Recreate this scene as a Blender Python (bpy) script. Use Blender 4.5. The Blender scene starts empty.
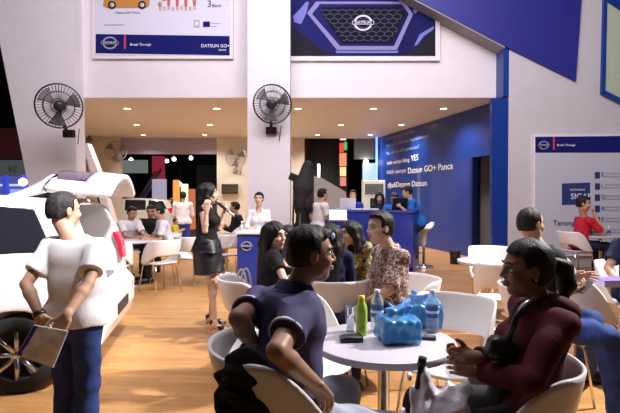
import bpy, bmesh, math, random
import numpy as np
from mathutils import Vector, Matrix
PI = math.pi
R = math.radians
SC = bpy.context.scene
COL = SC.collection
random.seed(7)
RNG = np.random.default_rng(5)

# ------------------------------------------------------------------ camera, world, key lights, exposure
FPX, CX, CY, HOR, CAMZ = 490.0, 310.0, 206.5, 197.0, 1.46
PITCH = math.atan((CY - HOR) / FPX)
cam = bpy.data.objects.new('camera', bpy.data.cameras.new('camera'))
COL.objects.link(cam)
cam.data.sensor_width = 36.0
cam.data.lens = 36.0 * FPX / 620.0
cam.location = (0, 0, CAMZ)
cam.rotation_euler = (PI / 2 - PITCH, 0, 0)
cam.data.clip_end = 200
SC.camera = cam
SC.view_settings.view_transform = 'Standard'
SC.view_settings.look = 'None'
SC.view_settings.gamma = 1.0
SC.view_settings.use_curve_mapping = False
SC.view_settings.exposure = 0.45
w = bpy.data.worlds.new('hall_air'); SC.world = w; w.use_nodes = True
w.node_tree.nodes['Background'].inputs[0].default_value = (0.55, 0.55, 0.75, 1)
w.node_tree.nodes['Background'].inputs[1].default_value = 0.075

def light(name, typ, loc, target, energy, color=(1, 1, 1), size=1.0, size_y=None, angle=60, blend=.6):
    d = bpy.data.lights.new(name, typ); o = bpy.data.objects.new(name, d); COL.objects.link(o)
    o.location = loc
    o.rotation_euler = (Vector(target) - Vector(loc)).to_track_quat('-Z', 'Y').to_euler()
    d.energy = energy; d.color = color
    if typ == 'AREA':
        d.size = size
        if size_y: d.shape = 'RECTANGLE'; d.size_y = size_y
    elif typ == 'SPOT':
        d.spot_size = R(angle); d.spot_blend = blend; d.shadow_soft_size = size
    else:
        d.shadow_soft_size = size
    return o
# exhibition-hall bank high over the stand, an added upper-wall fill, a stage spot from the side, one spot on the car
light('hall_light_bank', 'AREA', (0.5, 5.5, 7.6), (0.3, 6.5, 0), 300, (1.0, .93, 1.0), 7, 5)
light('upper_wall_fill', 'AREA', (0.0, 3.0, 7.0), (0, 10.2, 4.6), 450, (1.0, .90, 1.0), 8, 1.6)  # added fill that brightens the upper walls, not a lamp of the hall
light('stage_spot', 'SPOT', (5.6, 4.9, 5.6), (-.6, 4.4, 0.2), 3500, (1, .96, .92), .12, None, 62, .7)
light('car_spot', 'SPOT', (.6, 1.2, 4.6), (-2.15, 3.95, 1.1), 1700, (1, .97, 1), .15, None, 27, .5)

# ------------------------------------------------------------------ pixel -> place
def P(px, py, Y):
    c, s = math.cos(PITCH), math.sin(PITCH)
    a, b = (px - CX) / FPX, (CY - py) / FPX
    d = Vector((a, c + b * s, -s + b * c))
    return Vector((0, 0, CAMZ)) + d * (Y / d.y)
def onz(px, py, z):
    d = P(px, py, 1.0) - Vector((0, 0, CAMZ))
    return Vector((0, 0, CAMZ)) + d * ((z - CAMZ) / d.z)
def J(parent, px, py, length, sgn=-1):
    """point on the sight line of (px,py) at a limb length from parent; sgn -1 nearer, +1 farther"""
    o = Vector((0, 0, CAMZ)); d = (P(px, py, 1.0) - o).normalized()
    m = parent - o; b = m.dot(d); disc = b * b - (m.dot(m) - length * length)
    if disc <= 0:
        q = o + d * b
        return parent + (q - parent).normalized() * length
    return o + d * (b + sgn * math.sqrt(disc))

# ------------------------------------------------------------------ materials
MATS = {}
def mat(name, col, rough=.5, metal=0.0, emit=None, estr=0.0, noise=0.0, nscale=8.0, bump=0.0, bscale=40.0, trans=0.0, alpha=1.0,
        spec=.5, coat=0.0, ior=1.45, stretch=None, sss=0.0):
    if name in MATS: return MATS[name]
    m = bpy.data.materials.new(name); m.use_nodes = True; MATS[name] = m
    nt = m.node_tree; b = nt.nodes['Principled BSDF']
    b.inputs['Base Color'].default_value = (*col, 1); b.inputs['Roughness'].default_value = rough
    b.inputs['Metallic'].default_value = metal; b.inputs['Specular IOR Level'].default_value = spec
    b.inputs['Transmission Weight'].default_value = trans; b.inputs['Alpha'].default_value = alpha
    b.inputs['Coat Weight'].default_value = coat; b.inputs['IOR'].default_value = ior
    if emit: b.inputs['Emission Color'].default_value = (*emit, 1); b.inputs['Emission Strength'].default_value = estr
    if sss: b.inputs['Subsurface Weight'].default_value = sss; b.inputs['Subsurface Radius'].default_value = (.02, .008, .004)
    tc = nt.nodes.new('ShaderNodeTexCoord')
    src = tc.outputs['Object']
    if stretch:
        mp = nt.nodes.new('ShaderNodeMapping'); mp.inputs['Scale'].default_value = stretch
        nt.links.new(src, mp.inputs[0]); src = mp.outputs[0]
    if noise:
        n = nt.nodes.new('ShaderNodeTexNoise'); n.inputs['Scale'].default_value = nscale; n.inputs['Detail'].default_value = 4
        nt.links.new(src, n.inputs['Vector'])
        r = nt.nodes.new('ShaderNodeValToRGB')
        r.color_ramp.elements[0].position = .3; r.color_ramp.elements[1].position = .7
        r.color_ramp.elements[0].color = (*[max(0, c * (1 - noise)) for c in col], 1)
        r.color_ramp.elements[1].color = (*[min(1, c * (1 + noise * .6)) for c in col], 1)
        nt.links.new(n.outputs['Fac'], r.inputs[0]); nt.links.new(r.outputs[0], b.inputs['Base Color'])
    if bump:
        n2 = nt.nodes.new('ShaderNodeTexNoise'); n2.inputs['Scale'].default_value = bscale; n2.inputs['Detail'].default_value = 3
        nt.links.new(src, n2.inputs['Vector'])
        bp = nt.nodes.new('ShaderNodeBump'); bp.inputs['Strength'].default_value = bump; bp.inputs['Distance'].default_value = .01
        nt.links.new(n2.outputs['Fac'], bp.inputs['Height']); nt.links.new(bp.outputs[0], b.inputs['Normal'])
    return m

def pattern_mat(name, c1, c2, scale, lo=.45, hi=.52, rough=.8, c3=None):
    m = mat(name, c1, rough)
    nt = m.node_tree; b = nt.nodes['Principled BSDF']; tc = nt.nodes.new('ShaderNodeTexCoord')
    v = nt.nodes.new('ShaderNodeTexNoise'); v.inputs['Scale'].default_value = scale; v.inputs['Detail'].default_value = 2.5
    v.inputs['Distortion'].default_value = 1.6
    nt.links.new(tc.outputs['Object'], v.inputs['Vector'])
    r = nt.nodes.new('ShaderNodeValToRGB'); e = r.color_ramp.elements
    e[0].position = lo; e[0].color = (*c1, 1); e[1].position = hi; e[1].color = (*c2, 1)
    if c3: q = e.new(min(.98, hi + .1)); q.color = (*c3, 1)
    nt.links.new(v.outputs['Fac'], r.inputs[0]); nt.links.new(r.outputs[0], b.inputs['Base Color'])
    return m

# ------------------------------------------------------------------ objects
def clean(n): return n
def link_mesh(name, me, m, parent=None):
    o = bpy.data.objects.new(name, me); COL.objects.link(o)
    if m is not None: me.materials.append(m)
    if parent is not None: o.parent = parent; o.matrix_parent_inverse = parent.matrix_basis.inverted()
    return o
def thing(name, label, cat, loc, group=None):
    o = bpy.data.objects.new(name, None); COL.objects.link(o); o.location = loc; o.empty_display_size = .1
    return tag(o, label, cat, group)
def tag(o, label, cat, group=None, kind=None):
    o['label'] = label; o['category'] = cat
    if group: o['group'] = group
    if kind: o['kind'] = kind
    return o
def struct(o): o['kind'] = 'structure'; return o
def np_mesh(name, V, F, smooth=True):
    me = bpy.data.meshes.new(name); V = np.asarray(V, np.float32); F = np.asarray(F, np.int32); k = F.shape[1]
    me.vertices.add(len(V)); me.vertices.foreach_set('co', V.ravel())
    me.loops.add(F.size); me.loops.foreach_set('vertex_index', F.ravel())
    me.polygons.add(len(F)); me.polygons.foreach_set('loop_start', np.arange(0, F.size, k, dtype=np.int32))
    me.polygons.foreach_set('loop_total', np.full(len(F), k, np.int32))
    me.polygons.foreach_set('use_smooth', np.full(len(F), smooth, bool))
    me.update(calc_edges=True); me.validate(); return me

class MB:
    def __init__(s): s.bm = bmesh.new()
    def box(s, c, size, rot=None, bevel=0.0):
        g = bmesh.ops.create_cube(s.bm, size=1.0); vs = g['verts']
        bmesh.ops.scale(s.bm, vec=size, verts=vs)
        if bevel: 
            es = list({e for v in vs for e in v.link_edges})
            r = bmesh.ops.bevel(s.bm, geom=es, offset=bevel, segments=2, affect='EDGES', profile=.5); vs = list({v for f in r['faces'] for v in f.verts} | {v for v in vs if v.is_valid})
        M = Matrix.Translation(Vector(c)) @ (rot.to_4x4() if rot is not None else Matrix.Identity(4))
        bmesh.ops.transform(s.bm, matrix=M, verts=vs); return s
    def prism(s, pts, ext):
        """closed polygon of 3D points, swept along ext"""
        ext = Vector(ext); a = [s.bm.verts.new(Vector(p)) for p in pts]; b = [s.bm.verts.new(Vector(p) + ext) for p in pts]
        n = len(a)
        fs = [s.bm.faces.new(a), s.bm.faces.new(b[::-1])]
        for i in range(n): fs.append(s.bm.faces.new((a[i], b[i], b[(i + 1) % n], a[(i + 1) % n])))
        bmesh.ops.recalc_face_normals(s.bm, faces=fs); return s
    def tube(s, pts, r, seg=10, cap=True):
        pts = [Vector(p) for p in pts]; n = len(pts); rr = r if isinstance(r, (list, tuple)) else [r] * n
        rings = []; up = None
        for i, p in enumerate(pts):
            t = (pts[min(i + 1, n - 1)] - pts[max(i - 1, 0)]).normalized()
            if up is None: up = Vector((0, 0, 1)) if abs(t.z) < .9 else Vector((1, 0, 0))
            x = up.cross(t).normalized(); y = t.cross(x).normalized(); up = y
            rings.append([s.bm.verts.new(p + (x * math.cos(2 * PI * k / seg) + y * math.sin(2 * PI * k / seg)) * rr[i]) for k in range(seg)])
        for i in range(n - 1):
            for k in range(seg):
                f = s.bm.faces.new((rings[i][k], rings[i][(k + 1) % seg], rings[i + 1][(k + 1) % seg], rings[i + 1][k])); f.smooth = True
        if cap: s.bm.faces.new(rings[0][::-1]); s.bm.faces.new(rings[-1])
        return s
    def lathe(s, c, prof, seg=24, axis=None, sx=1.0):
        """prof: (radius, height) pairs"""
        M = Matrix.Translation(Vector(c)) @ (axis.to_4x4() if axis is not None else Matrix.Identity(4)); rings = []
        for r_, z in prof:
            if r_ < 1e-5: rings.append([s.bm.verts.new(M @ Vector((0, 0, z)))])
            else: rings.append([s.bm.verts.new(M @ Vector((r_ * math.cos(2 * PI * k / seg) * sx, r_ * math.sin(2 * PI * k / seg), z))) for k in range(seg)])
        for a, b in zip(rings, rings[1:]):
            for k in range(seg):
                q = [a[k % len(a)], a[(k + 1) % len(a)], b[(k + 1) % len(b)], b[k % len(b)]]
                q = list(dict.fromkeys(q))
                if len(q) > 2: f = s.bm.faces.new(q); f.smooth = True
        return s
    def ball(s, c, r, rot=None, seg=12):
        g = bmesh.ops.create_uvsphere(s.bm, u_segments=seg, v_segments=max(6, seg // 2 + 2), radius=1.0); vs = g['verts']
        rv = r if isinstance(r, (tuple, list)) else (r, r, r)
        bmesh.ops.scale(s.bm, vec=rv, verts=vs)
        bmesh.ops.transform(s.bm, matrix=Matrix.Translation(Vector(c)) @ (rot.to_4x4() if rot is not None else Matrix.Identity(4)), verts=vs)
        for v in vs:
            for f in v.link_faces: f.smooth = True
        return s
    def build(s, name, m, parent=None, fixn=True):
        if fixn: bmesh.ops.recalc_face_normals(s.bm, faces=s.bm.faces)
        me = bpy.data.meshes.new(name); s.bm.to_mesh(me); s.bm.free(); return link_mesh(name, me, m, parent)

def sheet(fn, nu, nv, th, keep=None, closed_u=False):
    """thin curved shell: fn(u,v)->(x,y,z); keep(u,v) for holes; real thickness"""
    u = np.linspace(0, 1, nu); v = np.linspace(0, 1, nv)
    Pm = np.array([[fn(a, b) for b in v] for a in u], float)
    du = np.gradient(Pm, axis=0); dv = np.gradient(Pm, axis=1); n = np.cross(du, dv); n /= np.maximum(np.linalg.norm(n, axis=2, keepdims=True), 1e-9)
    V = np.concatenate([(Pm + n * th / 2).reshape(-1, 3), (Pm - n * th / 2).reshape(-1, 3)]); N = nu * nv
    K = np.ones((nu - 1, nv - 1), bool)
    if keep: K = np.array([[keep((u[i] + u[i + 1]) / 2, (v[j] + v[j + 1]) / 2) for j in range(nv - 1)] for i in range(nu - 1)])
    F = []; ix = lambda i, j: i * nv + j
    for i in range(nu - 1):
        for j in range(nv - 1):
            if not K[i, j]: continue
            F.append((ix(i, j), ix(i + 1, j), ix(i + 1, j + 1), ix(i, j + 1)))
            F.append((N + ix(i, j + 1), N + ix(i + 1, j + 1), N + ix(i + 1, j), N + ix(i, j)))
            if i == 0 or not K[i - 1, j]: F.append((ix(i, j + 1), N + ix(i, j + 1), N + ix(i, j), ix(i, j)))
            if i == nu - 2 or not K[i + 1, j]: F.append((ix(i + 1, j), N + ix(i + 1, j), N + ix(i + 1, j + 1), ix(i + 1, j + 1)))
            if j == 0 or not K[i, j - 1]: F.append((ix(i, j), N + ix(i, j), N + ix(i + 1, j), ix(i + 1, j)))
            if j == nv - 2 or not K[i, j + 1]: F.append((ix(i + 1, j + 1), N + ix(i + 1, j + 1), N + ix(i, j + 1), ix(i, j + 1)))
    return V, F

# ------------------------------------------------------------------ implicit surfaces -> one continuous mesh
def smin(a, b, k):
    if k <= 0: return np.minimum(a, b)
    h = np.clip(.5 + .5 * (b - a) / k, 0, 1); return b + (a - b) * h - k * h * (1 - h)
def surface_nets(g, o, h):
    s = g < 0
    c = sum(s[i:g.shape[0] - 1 + i, j:g.shape[1] - 1 + j, k:g.shape[2] - 1 + k].astype(np.int8) for i in (0, 1) for j in (0, 1) for k in (0, 1))
    mk = (c > 0) & (c < 8); idx = np.full(mk.shape, -1, np.int32); ijk = np.argwhere(mk); idx[mk] = np.arange(len(ijk))
    i, j, k = ijk.T; pos = np.zeros((len(ijk), 3)); cnt = np.zeros(len(ijk))
    cor = [(a, b, d) for a in (0, 1) for b in (0, 1) for d in (0, 1)]
    for p in range(8):
        for q in range(p + 1, 8):
            A, B = cor[p], cor[q]
            if sum(abs(x - y) for x, y in zip(A, B)) != 1: continue
            va = g[i + A[0], j + A[1], k + A[2]]; vb = g[i + B[0], j + B[1], k + B[2]]; x = (va < 0) != (vb < 0)
            t = np.where(x, va / np.where(x, va - vb, 1), 0)
            for d in range(3): pos[:, d] += np.where(x, A[d] + t * (B[d] - A[d]), 0)
            cnt += x
    pos = (pos / np.maximum(cnt, 1)[:, None] + ijk) * h + o
    F = []
    for ax in range(3):
        sl0 = [slice(None)] * 3; sl1 = [slice(None)] * 3; sl0[ax] = slice(0, -1); sl1[ax] = slice(1, None)
        a, b = s[tuple(sl0)], s[tuple(sl1)]; e = np.argwhere(a != b); u, v = (ax + 1) % 3, (ax + 2) % 3
        e = e[(e[:, u] > 0) & (e[:, v] > 0) & (e[:, u] < g.shape[u] - 1) & (e[:, v] < g.shape[v] - 1)]
        ins = a[tuple(e.T)]
        def cell(du, dv):
            q = e.copy(); q[:, u] -= du; q[:, v] -= dv; return idx[tuple(q.T)]
        f = np.stack([cell(1, 1), cell(0, 1), cell(0, 0), cell(1, 0)], 1); f[~ins] = f[~ins][:, ::-1]; F.append(f)
    return pos, np.concatenate(F)

class SDF:
    """tapered limbs, ellipsoids and boxes melted into one surface"""
    def __init__(s, vox, wr=0.0, wf=30.0, seed=1):
        s.v = vox; s.ops = []; s.lo = np.full(3, 1e9); s.hi = np.full(3, -1e9); s.wr = wr; s.wf = wf; s.seed = seed; s.aniso = np.ones(3)
    def _add(s, fn, lo, hi, k, mode='+'):
        lo = np.minimum(np.asarray(lo, float), np.asarray(hi, float)); 
        if mode == '+': s.lo = np.minimum(s.lo, lo); s.hi = np.maximum(s.hi, hi)
        s.ops.append((fn, np.asarray(lo), np.asarray(hi), k, mode)); return s
    def cone(s, a, b, ra, rb, k=.02, flat=None, cap=False, capa=False, mode='+'):
        a = np.array(a, float); b = np.array(b, float); ab = b - a; L2 = max(ab @ ab, 1e-9); m = max(ra, rb); un = ab / math.sqrt(L2)
        ax = np.array(flat[0], float) if flat else None
        def fn(p):
            t = np.clip(((p - a) @ ab) / L2, 0, 1); v = p - a - t[..., None] * ab
            if flat: v = v + (v @ ax)[..., None] * ax * (1 / flat[1] - 1)
            d = np.sqrt((v * v).sum(-1)) - (ra + (rb - ra) * t)
            if flat: d = d * (.5 + .5 * flat[1])
            if cap: d = np.maximum(d, (p - b) @ un)
            if capa: d = np.maximum(d, -((p - a) @ un))
            return d
        return s._add(fn, np.minimum(a, b) - m, np.maximum(a, b) + m, k, mode)
    def ell(s, c, r, M=None, k=.02, mode='+'):
        c = np.array(c, float); r = np.array(r, float); M = np.eye(3) if M is None else np.array(M)
        def fn(p):
            q = (p - c) @ M; e = q / r; l = np.sqrt((e * e).sum(-1)); g = q / (r * r); gl = np.sqrt((g * g).sum(-1))
            return np.where(l < 1e-4, -r.min(), l * (l - 1) / np.maximum(gl, 1e-6))
        return s._add(fn, c - r.max(), c + r.max(), k, mode)
    def box(s, c, half, M=None, rd=.01, k=.01, mode='+'):
        c = np.array(c, float); hf = np.array(half, float); M = np.eye(3) if M is None else np.array(M); m = np.linalg.norm(hf)
        def fn(p):
            q = np.abs((p - c) @ M) - hf + rd; return np.sqrt((np.maximum(q, 0) ** 2).sum(-1)) + np.minimum(q.max(-1), 0) - rd
        return s._add(fn, c - m, c + m, k, mode)
    def cut(s, c, n):
        """keep the side of the plane that n points away from"""
        c = np.array(c, float); n = np.array(n, float); n /= np.linalg.norm(n)
        return s._add(lambda p: -((p - c) @ n), [-1e9] * 3, [1e9] * 3, 0, '-')
    def mesh(s):
        v = s.v; pad = 3 * v + s.wr; lo = s.lo - pad; n = np.ceil((s.hi + pad - lo) / v).astype(int) + 1
        g = np.full(n, .15, np.float32); ax = [lo[d] + v * np.arange(n[d]) for d in range(3)]
        for fn, a, b, k, mode in s.ops:
            m = k + 3 * v
            i0 = np.clip(np.floor((np.maximum(a, lo) - m - lo) / v).astype(int), 0, n); i1 = np.clip(np.ceil((np.minimum(b, lo + n * v) + m - lo) / v).astype(int) + 1, 0, n)
            if (i1 <= i0).any(): continue
            sl = tuple(slice(x, y) for x, y in zip(i0, i1))
            p = np.stack(np.meshgrid(*[ax[d][sl[d]] for d in range(3)], indexing='ij'), -1); d = fn(p).astype(np.float32)
            g[sl] = smin(g[sl], d, k) if mode == '+' else -smin(-g[sl], d, k)
        if s.wr:
            rs = np.random.default_rng(s.seed); X, Y, Z = (ax[0][:, None, None], ax[1][None, :, None], ax[2][None, None, :]); q = 0
            for _ in range(5):
                f = rs.normal(size=3) * s.wf * s.aniso; q = q + np.sin(f[0] * X + f[1] * Y + f[2] * Z + rs.uniform(0, 6))
            g += (s.wr * q / 2.2).astype(np.float32)
        g[0] = g[-1] = .1; g[:, 0] = g[:, -1] = .1; g[:, :, 0] = g[:, :, -1] = .1
        return surface_nets(g, lo, v)
    def build(s, name, m, parent=None):
        V, F = s.mesh()
        return link_mesh(name, np_mesh(name, V, F), m, parent)

# ------------------------------------------------------------------ lettering
def text_obj(body, name, m, parent, O, ux, uy, size, align='LEFT', ext=.001, sx=1.0, fit=None):
    """flat lettering on a surface: O origin, ux reading direction, uy up"""
    cu = bpy.data.curves.new(name, 'FONT'); cu.body = body; cu.size = size; cu.align_x = align; cu.extrude = ext; cu.resolution_u = 3
    t = bpy.data.objects.new(name, cu); COL.objects.link(t)
    dg = bpy.context.evaluated_depsgraph_get(); me = bpy.data.meshes.new_from_object(t.evaluated_get(dg))
    bpy.data.objects.remove(t); bpy.data.curves.remove(cu)
    if fit: xs = [v.co.x for v in me.vertices]; sx = fit / max(xs)
    ux, uy = Vector(ux).normalized() * sx, Vector(uy).normalized(); uz = ux.normalized().cross(uy)
    M = Matrix((ux, uy, uz)).transposed().to_4x4(); M.translation = Vector(O); me.transform(M)
    me.materials.clear(); return link_mesh(name, me, m, parent)
# ------------------------------------------------------------------ the setting
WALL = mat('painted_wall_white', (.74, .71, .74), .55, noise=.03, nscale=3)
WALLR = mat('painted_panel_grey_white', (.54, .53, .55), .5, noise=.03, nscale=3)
CREAM = mat('painted_cream', (.66, .62, .56), .6, noise=.04, nscale=2)
CEILM = mat('ceiling_cream', (.68, .66, .62), .6)
BLUE = mat('panel_blue', (.003, .032, .24), .4, coat=.2)
BEAMB = mat('beam_blue', (.016, .017, .21), .5)
GREY = mat('panel_grey', (.33, .31, .34), .6)
MAUVE = mat('fascia_mauve', (.36, .34, .50), .6)
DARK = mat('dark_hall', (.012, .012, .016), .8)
CHROME = mat('chrome', (.72, .72, .74), .16, 1.0)
WPL = mat('white_plastic', (.80, .78, .76), .28)
BLK = mat('black_plastic', (.012, .012, .013), .4)
TEXTW = mat('lettering_white', (.85, .85, .88), .5)
NAVY = mat('navy_print', (.012, .014, .13), .8, spec=.04)
RED = mat('red_print', (.55, .05, .06), .5)

def floor_mat():
    m = mat('wood_laminate', (.5, .3, .13), .34, spec=.32); nt = m.node_tree; b = nt.nodes['Principled BSDF']; N = nt.nodes.new; Lk = nt.links.new
    tc = N('ShaderNodeTexCoord'); mp = N('ShaderNodeMapping'); mp.inputs['Rotation'].default_value = (0, 0, R(4)); Lk(tc.outputs['Object'], mp.inputs[0])
    br = N('ShaderNodeTexBrick'); br.offset = .37; br.offset_frequency = 2; br.inputs['Scale'].default_value = 1.0
    br.inputs['Brick Width'].default_value = .62; br.inputs['Row Height'].default_value = .085; br.inputs['Mortar Size'].default_value = .0018
    br.inputs['Color1'].default_value = (.53, .285, .105, 1); br.inputs['Color2'].default_value = (.40, .195, .062, 1); br.inputs['Mortar'].default_value = (.24, .12, .05, 1); br.inputs['Bias'].default_value = -.15
    Lk(mp.outputs[0], br.inputs['Vector'])
    st = N('ShaderNodeMapping'); st.inputs['Scale'].default_value = (2.2, 38, 1); Lk(mp.outputs[0], st.inputs[0])
    n = N('ShaderNodeTexNoise'); n.inputs['Scale'].default_value = 1.6; n.inputs['Detail'].default_value = 5; n.inputs['Distortion'].default_value = .6; Lk(st.outputs[0], n.inputs['Vector'])
    mx = N('ShaderNodeMix'); mx.data_type = 'RGBA'; mx.blend_type = 'MULTIPLY'; mx.inputs['Factor'].default_value = .45
    rp = N('ShaderNodeValToRGB'); rp.color_ramp.elements[0].position = .3; rp.color_ramp.elements[0].color = (.55, .5, .45, 1); rp.color_ramp.elements[1].position = .65; rp.color_ramp.elements[1].color = (1, 1, 1, 1)
    Lk(n.outputs['Fac'], rp.inputs[0]); Lk(br.outputs['Color'], mx.inputs['A']); Lk(rp.outputs[0], mx.inputs['B']); Lk(mx.outputs['Result'], b.inputs['Base Color'])
    return m
FLOORM = floor_mat()
CEILZ = 3.60; YF = 10.6; YB = 17.8

def slab(name, x0, x1, y0, y1, z0, z1, m):
    return struct(MB().box(((x0 + x1) / 2, (y0 + y1) / 2, (z0 + z1) / 2), (x1 - x0, y1 - y0, z1 - z0)).build(name, m))
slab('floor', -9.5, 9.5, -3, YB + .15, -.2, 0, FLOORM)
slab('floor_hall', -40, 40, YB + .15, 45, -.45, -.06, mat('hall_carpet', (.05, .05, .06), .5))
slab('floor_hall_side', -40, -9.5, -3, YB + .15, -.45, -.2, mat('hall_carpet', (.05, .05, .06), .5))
# bulkhead over the alcove, alcove ceiling, rear walls
slab('wall_bulkhead', -4.96, 4.2, YF, YF + .3, CEILZ, 7.2, WALL)
struct(MB().prism([(-5.6, YF + .3, CEILZ), (5.2, YF + .3, CEILZ), (5.2, YB + .2, CEILZ), (-9.0, YB + .2, CEILZ)], (0, 0, .12)).build('ceiling', CEILM))
slab('wall_back_left', -9.0, -6.86, YB, YB + .15, 0, CEILZ, CREAM)
slab('wall_back_middle', -3.38, -.2, YB, YB + .15, 0, CEILZ, CREAM)
slab('trim_1', -6.86, -3.38, YB, YB + .15, 3.02, CEILZ, MAUVE)
struct(MB().prism([(-5.6, YF + .3, 0), (-5.45, YF + .3, 0), (-8.85, YB + .1, 0), (-9.0, YB + .1, 0)], (0, 0, CEILZ)).build('wall_side_left', CREAM))

# tapered pier at the left, its foot kicked out
def pxprism(name, pts, Y, depth, m):
    return struct(MB().prism([P(x, y, Y) for x, y in pts], (0, depth, 0)).build(name, m))
pier = pxprism('wall_left', [(-46, -130), (70, -130), (75, 98), (79, 285), (55, 285), (33, 210), (0, 44)], 10.2, .42, WALL)
pxprism('trim_2', [(82, 143), (87, 143), (99, 174), (122, 250), (113, 250)], 11.2, .25, mat('pink_white_strut', (.66, .60, .62), .5))
pxprism('column', [(247.5, -120), (290, -120), (290, 276), (247.5, 276)], 10.0, .62, WALL)

# diagonal blue wall with the doorway
A = Vector((4.24, 10.62, 0)); B = Vector((2.42, 17.9, 0)); dW = (B - A).normalized(); nW = Vector((-dW.y, dW.x, 0)); 
if nW.x > 0: nW = -nW
lw = (B - A).length
def wall_x(px):
    a = (px - 310) / FPX; t = (a * A.y - A.x) / (dW.x - a * dW.y); return t
def blue_seg(name, t0, t1, z0, z1, th=.12, m=BLUE):
    p = [A + dW * t0, A + dW * t1, A + dW * t1 - nW * th, A + dW * t0 - nW * th]
    return struct(MB().prism([Vector((q.x, q.y, z0)) for q in p], (0, 0, z1 - z0)).build(name, m))
td0, td1 = wall_x(492), wall_x(473)
blue_seg('wall_blue', td1, lw, 0, CEILZ); blue_seg('wall_blue_header', td0, td1, 2.42, CEILZ); blue_seg('wall_blue_end', 0, td0, 0, CEILZ)
pa = A + dW * td1
struct(MB().prism([A + dW * td1 + nW * .02, A + dW * (td1 + .1) + nW * .02, A + dW * (td1 + .1) - nW * .14, A + dW * td1 - nW * .14], (0, 0, 2.42)).build('trim_3', mat('door_edge_navy', (.008, .010, .07), .4)))
slab('wall_room', 4.6, 7.6, 13.2, 13.3, 0, CEILZ, CREAM)
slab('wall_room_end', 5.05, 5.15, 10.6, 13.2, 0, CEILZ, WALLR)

# right wall plane, blue end strip, sloping blue beam
YR = 10.2
xw = P(508, 200, YR).x
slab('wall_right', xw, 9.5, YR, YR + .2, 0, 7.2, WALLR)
slab('trim_4', xw - .115, xw, YR, YR + .4, CEILZ - .05, 7.2, BLUE)
slab('wall_right_return', xw - .02, xw, YR + .2, YF + .1, 0, CEILZ, BLUE)
MB().prism([P(492, 98, YR), P(508, 98, YR), P(508, 262, YR), P(492, 262, YR)], (0, .12, 0)).build('trim_5', BLUE)['kind'] = 'structure'
beam = struct(MB().prism([P(x, y, YR - .06) for x, y in ((372, -24), (505, 46), (576, 81), (586, -60), (372, -60))], (0, .46, 0)).build('beam', BEAMB))
struct(MB().prism([P(x, y, YR - .045) for x, y in ((372, -22), (505, 48.2), (505, 43), (372, -30))], (0, .44, 0)).build('beam_underside', mat('beam_grey', (.26, .25, .26), .6)))
# frosted window at the far right
win = struct(MB().prism([P(x, y, YR - .05) for x, y in ((608.5, -60), (605, 91), (700, 139), (700, -60))], (0, .03, 0)).build('window_1', mat('frosted_green_pane', (.42, .50, .38), .35)))
fr = MB()
fr.prism([P(x, y, YR - .07) for x, y in ((605.5, -60), (608.7, -60), (605.5, 92), (601.7, 94))], (0, .07, 0)); fr.prism([P(x, y, YR - .07) for x, y in ((601.7, 94), (605.5, 90.5), (700, 137.5), (700, 143))], (0, .07, 0))
fr.prism([P(x, y, YR - .075) for x, y in ((609, -60), (630, -60), (626, 14), (608.2, 2))], (0, .05, 0)); fr.build('window_frame', BLUE, win)
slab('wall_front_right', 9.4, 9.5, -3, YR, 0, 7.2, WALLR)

# far hall beyond the openings
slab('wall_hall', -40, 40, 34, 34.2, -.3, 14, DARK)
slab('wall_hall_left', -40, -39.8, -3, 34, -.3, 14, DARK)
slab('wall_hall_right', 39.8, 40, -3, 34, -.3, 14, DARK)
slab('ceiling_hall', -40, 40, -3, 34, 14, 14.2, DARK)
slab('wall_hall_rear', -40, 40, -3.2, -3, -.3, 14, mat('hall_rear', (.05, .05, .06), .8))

# ------------------------------------------------------------------ downlights
DLM = mat('lamp_glow', (1, .9, .75), .5, emit=(1, .88, .66), estr=9)
k = 0
for row, (Y, pxs, what) in enumerate(((11.9, (128, 217, 298, 373, 443), 'nearest'), (14.56, (137, 210, 279, 341, 401), 'middle'), (16.9, (143.5, 205, 262, 317.5, 370), 'innermost'))):
    for i, px in enumerate(pxs):
        x = (px - 310) * Y / FPX
        t = thing('downlight', 'recessed downlight in the %s alcove row, %s counted from the tapered pier' % (what, ('first', 'second', 'third', 'fourth', 'fifth')[i]), 'ceiling light', (x, Y, CEILZ), 'recessed downlights')
        MB().lathe((x, Y, CEILZ - .012), [(.075, .012), (.098, .012), (.10, .004), (.086, 0), (.075, .004)], 20).build('trim_ring', WPL, t)
        MB().lathe((x, Y, CEILZ - .006), [(0, 0), (.076, 0), (.076, .006), (0, .006)], 20).build('lamp', DLM, t)
        d = light('downlight_beam', 'SPOT', (x, Y, CEILZ - .03), (x, Y, 0), 175, (1, .93, .82), .07, None, 140, .9); d.parent = t; d.matrix_parent_inverse = t.matrix_basis.inverted()

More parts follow.
